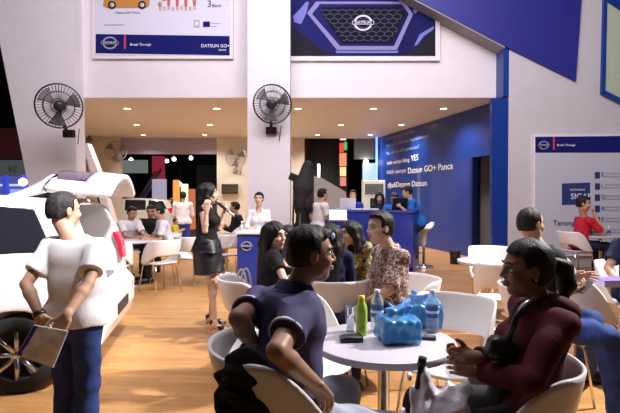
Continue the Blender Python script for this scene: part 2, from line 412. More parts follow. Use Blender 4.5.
# ------------------------------------------------------------------ emblems and wall graphics
EMB = mat('emblem_silver', (.42, .43, .48), .45, .3, spec=.2)
def emblem(c, wd, ux, uy, n, par, face=NAVY, plain=None):
    """oval ring with a lettered cross band"""
    c, ux, uy, n = Vector(c), Vector(ux), Vector(uy), Vector(n); h = wd * .36; m = MB(); a = []
    q = 40
    for i in range(q):
        t0, t1 = 2 * PI * i / q, 2 * PI * (i + 1) / q; f = lambda t, s: c + ux * math.cos(t) * wd * .43 * s + uy * math.sin(t) * h * 1.0 * s
        m.prism([f(t0, 1), f(t1, 1), f(t1, .80), f(t0, .80)], n * .012)
    m.build('emblem_ring', EMB, par)
    b = MB(); f = lambda x, y: c + ux * x * wd + uy * y * wd + n * .010
    b.prism([f(-.5, -.085), f(.5, -.085), f(.5, .085), f(-.5, .085)], n * .012).build('emblem_band', EMB, par)
    b = MB(); f = lambda x, y: c + ux * x * wd + uy * y * wd + n * .021
    b.prism([f(-.475, -.065), f(.475, -.065), f(.475, .065), f(-.475, .065)], n * .004).build('emblem_plate', face, par)
    text_obj('DATSUN', 'emblem_lettering', TEXTW, par, c - uy * wd * .047 + n * .027, ux, uy, wd * .135, 'CENTER', .001, 1.45)
X, Z, NF = Vector((1, 0, 0)), Vector((0, 0, 1)), Vector((0, -1, 0))

def poly(mb, Y, pts, d=.004): return mb.prism([P(x, y, Y) for x, y in pts], (0, d, 0))
class Pieces:
    def __init__(s): s.l = []
    def build(s, nm, m, t):
        for q in s.l: q.build(nm, m, t)
def poly_to(pc, Y, pts, d=.004):
    if isinstance(pc, Pieces): q = MB(); pc.l.append(q); return q.prism([P(x, y, Y) for x, y in pts], (0, d, 0))
    return poly(pc, Y, pts, d)
def disc_to(pc, c, r_):
    q = MB(); pc.l.append(q); q.lathe(c, [(0, .003), (r_, .003), (r_, 0), (0, 0)], 16, Matrix.Rotation(R(90), 3, 'X'))
def poster(name, label, Y, x0, y0, x1, y1, brd, sheetm, cat='poster'):
    t = thing(name, label, cat, P((x0 + x1) / 2, y1, Y))
    MB().prism([P(x0, y0, Y), P(x1, y0, Y), P(x1, y1, Y), P(x0, y1, Y)], (0, .07, 0)).build('frame', WALL, t)
    MB().prism([P(x0 + brd, y0 + brd, Y - .008), P(x1 - brd, y0 + brd, Y - .008), P(x1 - brd, y1 - brd, Y - .008), P(x0 + brd, y1 - brd, Y - .008)], (0, .012, 0)).build('print', sheetm, t)
    return t
PALE = mat('print_pale_lilac', (.66, .66, .78), .8, spec=.04)
# poster 1: silver-white sheet with orange car, small figures and navy footer
Y1 = YF - .05
t = poster('poster', 'pale poster with an orange car, small cartoon figures and a navy footer, above the alcove', Y1 - .03, 92, -75, 233, 58.5, 3.2, PALE)
y = Y1 - .045
poly(MB(), y, ((95.6, 34), (229.6, 36), (229.6, 55.2), (95.6, 53.2))).build('footer_band', NAVY, t)
poly(MB(), y - .006, ((124, 35), (125.8, 35), (125.8, 49), (124, 49))).build('red_bar', RED, t)
emblem(P(110, 43, y - .004), 17 * Y1 / FPX, X, Z, NF, t)
text_obj('Break Through', 'footer_lettering', TEXTW, t, P(130, 45.6, y - .006), X, Z, .074)
text_obj('DATSUN GO+', 'model_lettering', TEXTW, t, P(201, 47.3, y - .006), X, Z, .096)
text_obj('PANCA', 'subtitle_lettering', TEXTW, t, P(218.5, 50.8, y - .006), X, Z, .05)
text_obj('Datsun GO+ Panca', 'caption_lettering', mat('print_ink', (.05, .05, .12), .5), t, P(115.5, 13.6, y - .002), X, Z, .066)
text_obj('3', 'numeral_lettering', NAVY, t, P(207, 7, y - .002), X, Z, .2); text_obj('Baris', 'numeral_caption', NAVY, t, P(212, 7, y - .002), X, Z, .1)
CARO = mat('print_orange', (.52, .24, .07), .8, spec=.04); INK = mat('print_dark', (.02, .02, .03), .8, spec=.04); GREYP = mat('print_grey', (.35, .35, .38), .5); TYRE_S = mat('print_silver', (.55, .55, .58), .4)
pc = MB(); poly(pc, y, ((103, 6), (104, -2), (112, -10), (130, -12), (142, -5), (150, -1), (149, 6), (146, 8), (107, 8))).build('car_print', CARO, t)
pc = Pieces()
for cx in (112, 142): disc_to(pc, P(cx, 5, y - .006), .085)
pc.build('tyre_print', INK, t)
pc = Pieces()
for cx in (112, 142): disc_to(pc, P(cx, 5, y - .010), .05)
pc.build('rim_print', TYRE_S, t)
cols = [mat('print_red', (.5, .09, .1), .5), mat('print_white', (.7, .7, .72), .5), mat('print_tan', (.5, .3, .16), .5)]
for j in range(3):
    pc = Pieces()
    for i in range(9):
        fx = 160 + i * 4.3; hh = (6, 10, 12, 13, 12, 14, 12, 13, 9)[i]; b = 11 - (i % 3) * .6
        if j == 2: disc_to(pc, P(fx, b - hh - 1, y - .004), .045); poly_to(pc, y, ((fx - 1, b - 4), (fx - .2, b - 4), (fx - .2, b), (fx - 1, b))); poly_to(pc, y, ((fx + .3, b - 4), (fx + 1.1, b - 4), (fx + 1.1, b), (fx + .3, b)))
        elif i % 2 == j: poly_to(pc, y, ((fx - 1.7, b - hh), (fx + 1.7, b - hh), (fx + 1.2, b - 4), (fx - 1.2, b - 4)))
    pc.build('figure_print', cols[j], t)
pc = Pieces(); poly_to(pc, y, ((194, 20), (199.5, 20), (199.5, 27.5), (194, 27.5))); poly_to(pc, y, ((211, 23), (220, 23), (220, 23.9), (211, 23.9))); poly_to(pc, y, ((211, 26), (217, 26), (217, 26.8), (211, 26.8))); poly_to(pc, y, ((104, 24.5), (124, 24.5), (124, 25.4), (104, 25.4))); pc.build('seal_print', GREYP, t)
pc = MB(); poly(pc, y, ((203, 21.5), (210, 21.5), (210, 27), (203, 27))).build('badge_print', NAVY, t)
pc = MB(); poly(pc, y - .005, ((195.2, 21.5), (198.3, 21.5), (198.3, 25.5), (195.2, 25.5))).build('crest_print', cols[1], t)
# poster 2: close-up of a car front
t = poster('poster', 'dark blue poster with a close-up of a car grille, beside the sloping blue beam', Y1 - .03, 286, -70, 440, 60.5, 4.6, mat('print_night_blue', (.020, .022, .13), .8, noise=.35, nscale=.9, spec=.04))
pc = Pieces(); poly_to(pc, y, ((291, 27), (300, 33), (322, 50), (334, 55.7), (291, 55.7))); poly_to(pc, y, ((435, 27), (424, 40), (408, 52), (396, 55.7), (435, 55.7))); pc.build('shadow_print', INK, t)
LIL = mat('print_lilac_metal', (.24, .22, .44), .8, spec=.04); HEX = mat('print_grille_black', (.012, .012, .022), .8, spec=.04)
ring = [(320, 4), (402, 4), (409, 14), (394, 46), (340, 46), (312, 14)]; inn = [(322.5, 7), (400, 7), (405.5, 14.5), (391.5, 43.3), (341.5, 43.3), (321, 13)]; out = [(316, 1.5), (404.5, 1.5), (413, 14), (397, 50), (337, 50), (307, 13)]
pc = MB()
for i in range(6): q = (i + 1) % 6; poly(pc, y - .004, (out[i], out[q], ring[q], ring[i]))
pc.build('grille_rim_print', LIL, t)
poly(MB(), y, inn).build('grille_print', HEX, t)
pc = MB()
def inside(px, py):
    c = False; n = len(inn)
    for i in range(n):
        (xa, ya), (xb, yb) = inn[i], inn[(i + 1) % n]
        if (ya > py) != (yb > py) and px < (xb - xa) * (py - ya) / (yb - ya) + xa: c = not c
    return c
for r_ in range(9):
    for q in range(11):
        hx = 322 + q * 8.4 + (r_ % 2) * 4.2; hy = 8 + r_ * 4.3; pts = [(hx + 4.2 * math.sin(a * PI / 3), hy + 2.85 * math.cos(a * PI / 3)) for a in range(6)]
        for i in range(3):
            a_, b_ = pts[i], pts[i + 1]
            if inside(*a_) and inside(*b_):
                dx, dy = b_[0] - a_[0], b_[1] - a_[1]; l = math.hypot(dx, dy); nx, ny = -dy / l * .28, dx / l * .28
                poly(pc, y - .004, ((a_[0] - nx, a_[1] - ny), (b_[0] - nx, b_[1] - ny), (b_[0] + nx, b_[1] + ny), (a_[0] + nx, a_[1] + ny)), .003)
pc.build('mesh_print', mat('print_mesh_grey', (.10, .10, .16), .8, spec=.04), t)
GL = mat('print_sheen', (.18, .19, .50), .8, spec=.04)
pc = Pieces(); poly_to(pc, y, ((335, 50.8), (399, 50.8), (397, 53), (337, 53))); poly_to(pc, y, ((293, 16), (300, 9), (306, 2), (309, 2), (306, 14), (301, 24), (294, 22))); poly_to(pc, y, ((414, 46), (420, 34), (434, 26), (434, 29), (424, 36), (417, 45))); poly_to(pc, y, ((413, 10), (420, 2), (426, 2), (415, 14))); pc.build('highlight_print', GL, t)
emblem(P(363, 23, y - .008), 21.5 * Y1 / FPX, X, Z, NF, t)
# poster 3 on the right wall
t = poster('poster', 'service poster with navy header and bulleted text behind the man in the red shirt', YR - .06, 533, 134, 668, 256, 2.2, mat('print_pale_grey', (.50, .52, .60), .4))
y = YR - .075
poly(MB(), y, ((535.4, 137), (665.6, 135.3), (665.6, 152.5), (535.4, 152.5))).build('header_band', NAVY, t)
poly(MB(), y - .006, ((553, 137), (554.8, 137), (554.8, 149.5), (553, 149.5))).build('red_bar', RED, t)
emblem(P(543.6, 145.2, y - .004), 11.5 * YR / FPX, X, Z, NF, t)
text_obj('Break Through', 'header_lettering', TEXTW, t, P(557, 146, y - .006), X, Z, .062)
SIGN = mat('print_sign_blue', (.03, .05, .17), .8, spec=.04)
poly(MB(), y, ((562, 183.5), (590, 182.5), (590.5, 204), (562, 205))).build('sign_print', SIGN, t)
text_obj('DAFTARKAN', 'sign_small_lettering', TEXTW, t, P(570, 190.5, y - .002), X, Z, .052); text_obj('SIGAP', 'sign_lettering', TEXTW, t, P(570.5, 199, y - .002), X, Z, .165)
text_obj('Tenang', 'slogan_lettering', NAVY, t, P(553, 225.5, y - .002), X, Z, .155)
pc = Pieces(); q = Pieces()
for i in range(6):
    yy = 172 + i * 11.2; poly_to(pc, y, ((595, yy), (600, yy), (600, yy + 6.5), (595, yy + 6.5)))
    for j in range(2): poly_to(q, y, ((605 if j == 0 else 602, yy + .8 + j * 3), (632 - (i * 5) % 9, yy + .8 + j * 3), (632 - (i * 5) % 9, yy + 2 + j * 3), (605 if j == 0 else 602, yy + 2 + j * 3)))
    text_obj('SIGAPS'[i], 'bullet_lettering', NAVY, t, P(601.2, yy + 4, y - .002), X, Z, .11)
pc.build('bullet_print', SIGN, t); q.build('text_line_print', mat('print_line_grey', (.36, .36, .45), .5), t)

# wall lettering on the blue wall
t = thing('wall_slogan', 'white slogan lettering on the diagonal blue wall above the bar counter', 'wall lettering', A + dW * 3 + Vector((0, 0, 1.6)))
TW2 = mat('lettering_pale', (.62, .66, .8), .5)
def wl(body, pxl, pyl, size, m, pxr):
    s_ = wall_x(pxl); q = A + dW * s_ + nW * .012; z = P(pxl, pyl, q.y).z
    text_obj(body, 'lettering', m, t, Vector((q.x, q.y, z)), -dW, Z, size, 'LEFT', .002, 1.0, s_ - wall_x(pxr))
wl('Jadi kenapa ikutin yang biasa', 386, 140.5, .15, mat('lettering_dim', (.25, .3, .5), .5), 414)
wl('Kami bahkan lebih tepat yang sebelumnya?', 386.5, 147.5, .155, mat('lettering_dim', (.25, .3, .5), .5), 429)
wl('Mau tahunya lebih perubahan?', 386.5, 155, .155, mat('lettering_dim', (.25, .3, .5), .5), 419)
wl('Inilah saatnya bilang', 387, 165, .185, TW2, 409.5); wl('YES', 411, 161.3, .26, TEXTW, 418.5)
wl('Inilah saatnya', 387, 174.3, .195, TW2, 406); wl('Datsun GO+ Panca', 408, 173.6, .255, TEXTW, 453)
wl('#JadiDengan Datsun', 388, 187.6, .25, TEXTW, 427)
# ------------------------------------------------------------------ chairs
def chair_proto(label, group, loc=(0, 0, 0)):
    t = thing('cafe_chair', label, 'chair', loc, group)
    # seat dish
    def seat(u, v):
        a = 2 * PI * u; e = 1 / max(abs(math.cos(a)) ** 3.2 + abs(math.sin(a)) ** 3.2, 1e-6) ** (1 / 3.2); r = .228 * e * (.02 + .98 * v)
        return (r * math.cos(a) * 1.02 + .015, r * math.sin(a), .445 + .02 * v ** 4 - (.02 * v ** 4 * 1.8 if math.cos(a) > .6 else 0))
    V, F = sheet(seat, 49, 9, .013); link_mesh('seat', np_mesh('seat', V, F), WPL, t)
    def back(u, v):
        th = R(-128 + 256 * u); a = abs(math.degrees(th)); sm = lambda x: x * x * (3 - 2 * x)
        zt = .82 - .35 * sm(min(1, max(0, (a - 55) / 76))); zb = .455 + .125 * sm(min(1, max(0, (86 - a) / 52)))
        if zb > zt - .012: zb = zt - .012
        z = zb + (zt - zb) * v; e = 1 / (abs(math.cos(th)) ** 2.6 + abs(math.sin(th)) ** 2.6) ** (1 / 2.6)
        r = (.236 + .085 * (z - .455)) * e * (1 + .02 * math.sin(PI * v)); tilt = .20 * max(0, z - .455) * max(0, math.cos(th))
        return (-(r * math.cos(th)) - tilt + .015, r * math.sin(th) * 1.04, z)
    V, F = sheet(back, 61, 11, .013); link_mesh('backrest', np_mesh('backrest', V, F), WPL, t)
    for sx in (1, -1):
        for sy in (1, -1):
            MB().tube([(sx * .10, sy * .10, .432), (sx * .155 + .01, sy * .165, .425), (sx * .175 + .01, sy * .185, .40), (sx * .235, sy * .225, .004)], .0095, 10).build('leg', CHROME, t)
    MB().tube([(.10, .10, .432), (.10, -.10, .432), (-.10, -.10, .432), (-.10, .10, .432), (.10, .10, .432)], .009, 8).build('seat_frame', CHROME, t)
    return t
CH0 = None
def chair(x, y, yaw, label, group='white cafe chairs'):
    global CH0
    if CH0 is None: CH0 = r = chair_proto(label, group)
    else:
        r = CH0.copy(); COL.objects.link(r); r['label'] = label; r['group'] = group
        for c in list(CH0.children): q = c.copy(); COL.objects.link(q); q.parent = r
    r.location = (x, y, 0); r.rotation_euler = (0, 0, R(yaw)); return r
TOPM = mat('table_top_white', (.56, .53, .60), .25, coat=.2)
RIM = mat('table_rim', (.50, .47, .52), .3)
def table(x, y, label, dia=.75, h=.74, m=TOPM):
    t = thing('cafe_table', label, 'table', (x, y, 0), 'round cafe tables'); r = dia / 2
    MB().lathe((x, y, 0), [(0, h), (r - .006, h), (r - .002, h - .002)], 56).build('tabletop', m, t)
    MB().lathe((x, y, 0), [(r - .002, h - .002), (r, h - .008), (r, h - .030), (r - .008, h - .036), (0, h - .036)], 56).build('table_rim', RIM, t)
    MB().lathe((x, y, 0), [(.03, .02), (.03, h - .05), (.10, h - .048), (.10, h - .036)], 20).build('column', CHROME, t)
    MB().lathe((x, y, 0), [(0, 0), (.225, 0), (.225, .008), (.06, .022), (.032, .05), (0, .05)], 32).build('base', CHROME, t)
    return t
T1 = (.372, 2.46)
table(*T1, 'round white cafe table in front holding blue bags and water bottles', .715)
table(2.06, 5.55, 'empty round white table between two chairs near the dark doorway')
table(2.98, 4.02, 'round white table with a purple stack of leaflets at its edge')
table(5.46, 9.2, 'small round table the man in the red shirt leans on', .7)
table(-3.0, 8.15, 'round white table at which three people sit near the white cars', .78)
table(-1.58, 9.25, 'round white table behind the woman with the microphone', .7)
chair(-.42, 3.95, 18, 'white shell chair with a cream handbag under the long-haired woman in the black tee shirt')
chair(-.05, 1.97, 14, 'white shell chair with a dark jacket over it under the man in the navy polo').scale = (1.08,) * 3
chair(-.02, 2.98, -42, 'empty white shell chair tucked to the round table beside the navy polo man')
chair(.20, 3.98, 95, 'white shell chair seen from behind, under the woman with the blue hair clip')
chair(.70, 3.88, 195, 'white shell chair under the man in the brown batik shirt')
chair(.83, 3.0, -128, 'empty white shell chair behind the two blue bags on the round table')
chair(.73, 1.96, 174, 'white shell chair under the woman in the maroon hoodie')
chair(2.28, 6.15, -105, 'empty white chair on the far side of the empty table near the doorway')
chair(1.93, 4.92, 78, 'empty white chair on the near side of the empty table near the doorway')
chair(1.73, 3.58, 0, 'white chair under the man with greying hair')
chair(2.28, 4.12, 8, 'empty white chair in front of the table with the purple leaflets')
chair(2.98, 5.9, 10, 'white chair beyond the ponytail, between the two men')
chair(5.02, 9.22, 10, 'white chair under the man in the red shirt')
chair(6.2, 8.8, 150, 'white chair across the small table from the man in the red shirt')
chair(-2.86, 7.12, 100, 'empty white chair nearest the tail light, at the table of three')
chair(-2.3, 7.5, 140, 'empty white chair at the table of three, beside the one nearest the tail light')
chair(-2.58, 8.55, 205, 'white chair under the man in the white shirt with his back turned')
chair(-3.42, 9.15, -35, 'white chair under the seated man in navy vest')
chair(-1.92, 8.1, 60, 'white chair just behind the woman with the microphone, nearest to her')
chair(-1.42, 8.62, 120, 'white chair beside the podium behind the microphone')
chair(-1.66, 10.75, 175, 'white chair against the cream wall under the dark-clothed seated guest')

# ------------------------------------------------------------------ podium
POD = mat('podium_blue', (.016, .035, .26), .3, coat=.3)
px0, px1, yp = P(236, 250, 7.6).x, P(290, 250, 7.6).x, 7.6
t = thing('podium', 'blue reception podium with a white top and oval silver emblem', 'podium', ((px0 + px1) / 2, yp + .25, 0))
MB().box(((px0 + px1) / 2, yp + .25, .44), (px1 - px0 - .03, .5, .88), bevel=.01).build('cabinet', POD, t)
MB().box(((px0 + px1) / 2, yp + .25, .905), (px1 - px0 + .03, .56, .05), bevel=.012).build('counter_top', WPL, t)
emblem(P(246.5, 246, yp - .0), .20, X, Z, NF, t)
t = thing('sanitiser_bottle', 'small clear pump bottle on the podium corner', 'bottle', (px0 + .07, yp + .15, .93))
MB().lathe((px0 + .07, yp + .15, .93), [(0, 0), (.03, 0), (.032, .01), (.032, .08), (.012, .1), (.012, .115), (0, .115)], 14).build('bottle_body', mat('clear_soap', (.7, .75, .8), .15, trans=.6), t)
MB().lathe((px0 + .07, yp + .15, 1.045), [(0, 0), (.012, 0), (.012, .03), (0, .03)], 10).box((px0 + .085, yp + .15, 1.073), (.05, .012, .01)).build('pump', WPL, t)

# ------------------------------------------------------------------ bar counter
a, b = Vector((2.0, 9.5, 0)), Vector((.05, 10.45, 0)); dc = (b - a).normalized(); ncn = Vector((-dc.y, dc.x, 0)); ncn = ncn if ncn.y > 0 else -ncn
t = thing('bar_counter', 'long blue bar counter running below the slogan wall', 'counter', (a + b) / 2)
CB = mat('counter_blue', (.014, .034, .30), .3, coat=.4)
MB().prism([a, b, b + ncn * .5, a + ncn * .5], (0, 0, 1.16)).build('front_panel', CB, t)
q = .03; MB().prism([v + Vector((0, 0, 1.16)) for v in (a - ncn * q - dc * q, b - ncn * q, b + ncn * .53, a + ncn * .53 - dc * q)], (0, 0, .04)).build('counter_top', mat('counter_top_blue', (.05, .08, .36), .15, coat=.5), t)
MB().prism([v - ncn * .005 for v in (a, b, b + ncn * .02, a + ncn * .02)], (0, 0, .08)).build('plinth', NAVY, t)
def on_counter(px, f=.25):
    s_ = (px - 310) / FPX; tt = (s_ * (a.y + ncn.y * f) - (a.x + ncn.x * f)) / (dc.x - s_ * dc.y); return a + dc * tt + ncn * f + Vector((0, 0, 1.2))
def laptop(c, yaw, label, m, screen):
    t = thing('laptop', label, 'laptop', c); Rz = Matrix.Rotation(R(yaw), 3, 'Z')
    MB().box(Vector(c) + Vector((0, 0, .01)), (.34, .24, .018), Rz, .004).build('keyboard_base', m, t)
    o_ = Vector(c) + Rz @ Vector((0, .15, .125)); M = Rz @ Matrix.Rotation(R(-15), 3, 'X')
    MB().box(o_, (.34, .012, .235), M, .003).build('lid', m, t); MB().box(o_ + M @ Vector((0, -.0075, 0)), (.31, .003, .2), M).build('screen', screen, t)
SCRB = mat('screen_lit', (.4, .5, .6), .3, emit=(.55, .72, .85), estr=1.1)
laptop(on_counter(346), 190, 'white open laptop on the counter before the man in the blue polo', mat('laptop_white', (.7, .7, .72), .4), SCRB)
laptop(on_counter(396, .3), 200, 'dark laptop on the counter end in front of the boy in blue', BLK, SCRB)
t = thing('display_board', 'pale lit tablet board standing at the foot of the bar counter', 'display', P(338, 240, 9.4))
c = P(338, 215, 9.4); MB().box((c.x, c.y, c.z / 2 - .1), (.05, .05, c.z - .2)).build('post', CHROME, t); MB().box((c.x, c.y, .01), (.3, .3, .02)).build('foot', CHROME, t)
M = Matrix.Rotation(R(-25), 3, 'X'); MB().box(c, (.34, .02, .22), M, .004).build('panel', WPL, t); MB().box(c + M @ Vector((0, -.012, 0)), (.31, .004, .19), M).build('screen', SCRB, t)
for i, (px, dx) in enumerate(((356, 0), (366, 0), (373, 0))):
    c = on_counter(px, .12 + .05 * i); tag(MB().box(c + Vector((0, 0, .012)), (.2, .14, .024), Matrix.Rotation(R(20 * i), 3, 'Z')).build('brochure_stack', mat('paper_white', (.7, .7, .72), .6)), ('flat pile of papers on the counter next to the white laptop', 'flat pile of papers on the counter in front of the air conditioner', 'flat pile of papers on the counter in front of the dark-haired girl')[i], 'papers', 'paper piles on the counter')

# bar stool, bin, air conditioner
c = Vector((2.36, 10.15, 0)); t = thing('bar_stool', 'white bar stool on a chrome pedestal at the counter end', 'stool', c)
def stool(u, v):
    a_ = 2 * PI * u; r_ = .2 * (.02 + .98 * v); z = .78 + .03 * v * v + .13 * max(0, math.cos(a_ - R(10))) ** 2 * v ** 3; return (c.x + r_ * math.cos(a_), c.y + r_ * math.sin(a_), z)
V, F = sheet(stool, 41, 9, .03); link_mesh('seat', np_mesh('seat', V, F), WPL, t)
MB().lathe(c, [(.2, .03), (.21, .012), (.21, 0), (0, 0)], 28).lathe(c, [(.21, .012), (.05, .03), (.03, .06), (.028, .45)], 28).build('pedestal', CHROME, t)
MB().lathe(c, [(.028, .45), (.05, .5), (.06, .7), (.12, .775), (0, .775)], 20).build('seat_stem', WPL, t)
MB().tube([c + Vector((-.03, 0, .3)), c + Vector((-.2, -.1, .29)), c + Vector((-.22, .0, .29)), c + Vector((-.2, .1, .29)), c + Vector((-.03, 0, .3))], .01, 8).build('footrest', CHROME, t)
c = P(455, 262, 10.7); c.z = 0; t = thing('waste_bin', 'black bin lined with a bag on the floor by the blue wall', 'bin', c)
MB().lathe(c, [(0, 0), (.10, 0), (.115, .26), (.105, .26), (.095, .02), (0, .02)], 20).build('bucket', BLK, t)
S = SDF(.008, .008, 40); S.cone(c + Vector((0, 0, .2)), c + Vector((0, 0, .275)), .118, .128, .01, capa=True, cap=True); S.cone(c + Vector((0, 0, .15)), c + Vector((0, 0, .35)), .1, .105, .01, mode='-'); S.build('liner', mat('bin_bag', (.015, .015, .018), .25), t)
c = Vector((1.60, 12.4, 0)); t = thing('air_conditioner', 'tall floor-standing white air conditioner behind the bar counter', 'air conditioner', c)
MB().box((c.x, c.y, .94), (.56, .34, 1.88), bevel=.02).build('cabinet', mat('cream_plastic', (.62, .60, .54), .45), t)
MB().box((c.x, c.y - .171, 1.66), (.46, .012, .26)).build('air_outlet', mat('grille_dark', (.10, .095, .085), .5), t)
g = MB()
for i in range(5): g.box((c.x, c.y - .18, 1.565 + i * .048), (.46, .012, .010))
g.build('outlet_louvres', mat('grille_tan', (.30, .28, .24), .5), t)
MB().box((c.x - .02, c.y - .172, 1.33), (.16, .014, .2)).build('control_panel', BLK, t)
MB().box((c.x, c.y - .172, .55), (.46, .01, .7), bevel=.01).build('intake_panel', mat('cream_dark', (.52, .50, .45), .5), t)

# ------------------------------------------------------------------ wall fans
def fan(c, face, r, label, wall_pt, gm, bm, density=40):
    c = Vector(c); f = Vector(face).normalized(); t = thing('wall_fan', label, 'fan', wall_pt, 'wall-mounted cage fans'); Q = f.to_track_quat('Z', 'Y').to_matrix()
    L = lambda x, y, z: c + Q @ Vector((x, y, z)); g = MB(); wd = r * .022
    for rr, z in ((1, 0), (.985, .05), (.985, -.05), (.66, .085), (.33, .105), (.66, -.085)):
        g.tube([L(r * rr * math.cos(2 * PI * i / 36), r * rr * math.sin(2 * PI * i / 36), z * r * 2) for i in range(37)], wd * (1.5 if rr == 1 else .8), 6, False)
    for i in range(density):
        a_ = 2 * PI * i / density; cs, sn = math.cos(a_), math.sin(a_)
        for z in (1, -1): g.tube([L(r * cs, r * sn, 0), L(r * .93 * cs, r * .93 * sn, z * .13 * r), L(r * .6 * cs, r * .6 * sn, z * .20 * r), L(r * .18 * cs, r * .18 * sn, z * .22 * r)], wd * .42, 4, False)
    g.build('cage', gm, t)
    hub = MB().lathe(c, [(0, .24 * r), (.17 * r, .235 * r), (.2 * r, .21 * r), (.2 * r, -.2 * r), (0, -.2 * r)], 20, Q).build('hub', bm, t)
    for i in range(3):
        a_ = 2 * PI * i / 3 + .4
        def bl(u, v): 
            rad = r * (.14 + .76 * u); w_ = (v - .5) * (.38 + .5 * u) ; aa = a_ + w_; return tuple(L(rad * math.cos(aa), rad * math.sin(aa), (v - .5) * .16 * r))
        V, F = sheet(bl, 10, 6, .006); link_mesh('blade', np_mesh('blade', V, F), mat('fan_blade_grey', (.16, .16, .17), .45), t)
    MB().lathe(c, [(0, -.62 * r), (.2 * r, -.6 * r), (.26 * r, -.5 * r), (.26 * r, -.26 * r), (0, -.2 * r)], 18, Q).build('motor', bm, t)
    m0 = c - f * r * .4; wp = Vector(wall_pt)
    MB().tube([m0, m0 + Vector((0, 0, -r * .45)), wp + Vector((0, -.12, .03)), wp + Vector((0, -.02, 0))], .032, 10).build('arm', bm, t)
    MB().box(wp + Vector((0, -.04, 0)), (.22, .09, .15), bevel=.015).build('wall_bracket', bm, t)
    MB().tube([wp + Vector((.09, -.05, .0)), wp + Vector((.18, -.04, -.08)), wp + Vector((.2, -.03, .1)), wp + Vector((.16, -.02, -.2))], .008, 6).build('cable', bm, t)
FANB = mat('fan_black', (.015, .015, .017), .4); FANG = mat('fan_grey', (.30, .27, .25), .5); FANL = mat('fan_pale', (.42, .40, .38), .5)
fan(P(59, 106, 9.05), (.42, -1, -.18), .40, 'black cage fan on the tapered white pier, tilted to the side', P(70, 134, 9.6), FANB, FANB)
fan(P(272.5, 104, 9.6), (.25, -1, -.1), .375, 'black cage fan on the white column above the receptionist', P(271.5, 131, 10.0), FANB, FANB)
fan(P(90, 132, 17.2), (.5, -1, 0), .36, 'grey cage fan on the cream wall, nearest the tapered pier', P(88, 143, YB), FANG, FANG, 28)
fan(P(116, 151, 17.2), (.3, -1, .2), .36, 'grey cage fan on the cream wall above the open tailgate', P(117, 160, YB), FANG, FANG, 28)
fan(P(236, 157, 17.2), (-.2, -1, 0), .37, 'pale cage fan on the cream wall left of the white column', P(236, 170, YB), FANL, FANL, 28)
c = P(230, 189, YB - .05); t = thing('air_vent', 'dark louvred vent on the cream wall below the pale fan', 'vent', c)
MB().box(c, (.66, .06, .42)).build('frame', CREAM, t); MB().box(c - Vector((0, .02, 0)), (.6, .05, .36)).build('backing', BLK, t)
g = MB()
for i in range(7): g.box(c + Vector((0, -.05, -.15 + i * .05)), (.6, .02, .012), Matrix.Rotation(R(30), 3, 'X'))
g.build('louvres', mat('vent_brown', (.12, .10, .07), .5), t)

# ------------------------------------------------------------------ cars
CARW = mat('car_white', (.82, .82, .84), .22, coat=.6); GLASS = mat('car_glass_dark', (.015, .015, .022), .06, coat=.3); TYRE = mat('tyre', (.015, .015, .016), .8); RIMM = mat('alloy', (.55, .55, .57), .25, .9); TAIL = mat('tail_red', (.55, .01, .04), .12, emit=(.6, .01, .05), estr=.25); TRIMB = mat('car_trim_black', (.02, .02, .022), .45); LINING = mat('car_lining', (.16, .15, .15), .7)
PROF = [(-.02, .30), (-.06, .42), (-.06, .62), (.02, .70), (.05, .98), (.20, 1.36), (.34, 1.445), (.7, 1.475), (1.6, 1.485), (2.15, 1.43), (2.85, 1.03), (3.55, .90), (3.86, .72), (3.90, .45), (3.80, .24), (.05, .24)]
def polysdf(poly_, x, z):
    d = np.full(x.shape, 1e9); ins = np.zeros(x.shape, bool); n = len(poly_)
    for i in range(n):
        x0, z0 = poly_[i]; x1, z1 = poly_[(i + 1) % n]; ex, ez = x1 - x0, z1 - z0; wx, wz = x - x0, z - z0
        t_ = np.clip((wx * ex + wz * ez) / (ex * ex + ez * ez), 0, 1); d = np.minimum(d, (wx - ex * t_) ** 2 + (wz - ez * t_) ** 2)
        c_ = ((z0 > z) != (z1 > z)) & (x < (x1 - x0) * (z - z0) / (z1 - z0 if z1 != z0 else 1e-9) + x0); ins ^= c_
    return np.where(ins, -1, 1) * np.sqrt(d)
def car_field(x, y, z, grow=0.0, mode='body', open_=False):
    x2, z2 = np.broadcast_arrays(x, z); d1 = polysdf(PROF, x2[:, 0, :], z2[:, 0, :])[:, None, :] - grow
    w_ = .835 - np.clip((z - .98) / .5, 0, 1) ** 1.1 * .20 - np.clip((.24 - x) / .3, 0, 1) ** 2 * .13 - np.clip((x - 3.2) / .7, 0, 1) ** 2 * .22 - .012 * np.exp(-((z - .98) / .02) ** 2)
    d2 = np.abs(y) - w_ - grow; k = .07; h = np.clip(.5 - .5 * (d2 - d1) / k, 0, 1); d = d2 + (d1 - d2) * h + k * h * (1 - h)
    if mode == 'body':
        for wx in (.55, 3.12): d = np.maximum(d, np.minimum(.0, 0) - (np.sqrt((x - wx) ** 2 + (z - .29) ** 2) - .335) if False else np.where(np.abs(y) > .58, .335 - np.sqrt((x - wx) ** 2 + (z - .29) ** 2), -1))
        if open_: d = np.maximum(d, -np.maximum.reduce([x - 1.35 + 0 * z + 0 * y, np.abs(y) - (.60 - np.clip(z - 1.0, 0, 1) * .2) + 0 * x, .68 - z + 0 * x + 0 * y, z - 1.385 + 0 * x + 0 * y]))
    return d
WINS = {'rear_quarter_window': [(.30, 1.06), (.46, 1.36), (.98, 1.40), (.98, 1.04)], 'rear_door_window': [(1.08, 1.035), (1.08, 1.40), (1.82, 1.405), (1.82, 1.02)], 'front_door_window': [(1.93, 1.015), (1.93, 1.40), (2.12, 1.385), (2.72, 1.03), (2.6, 1.01)]}
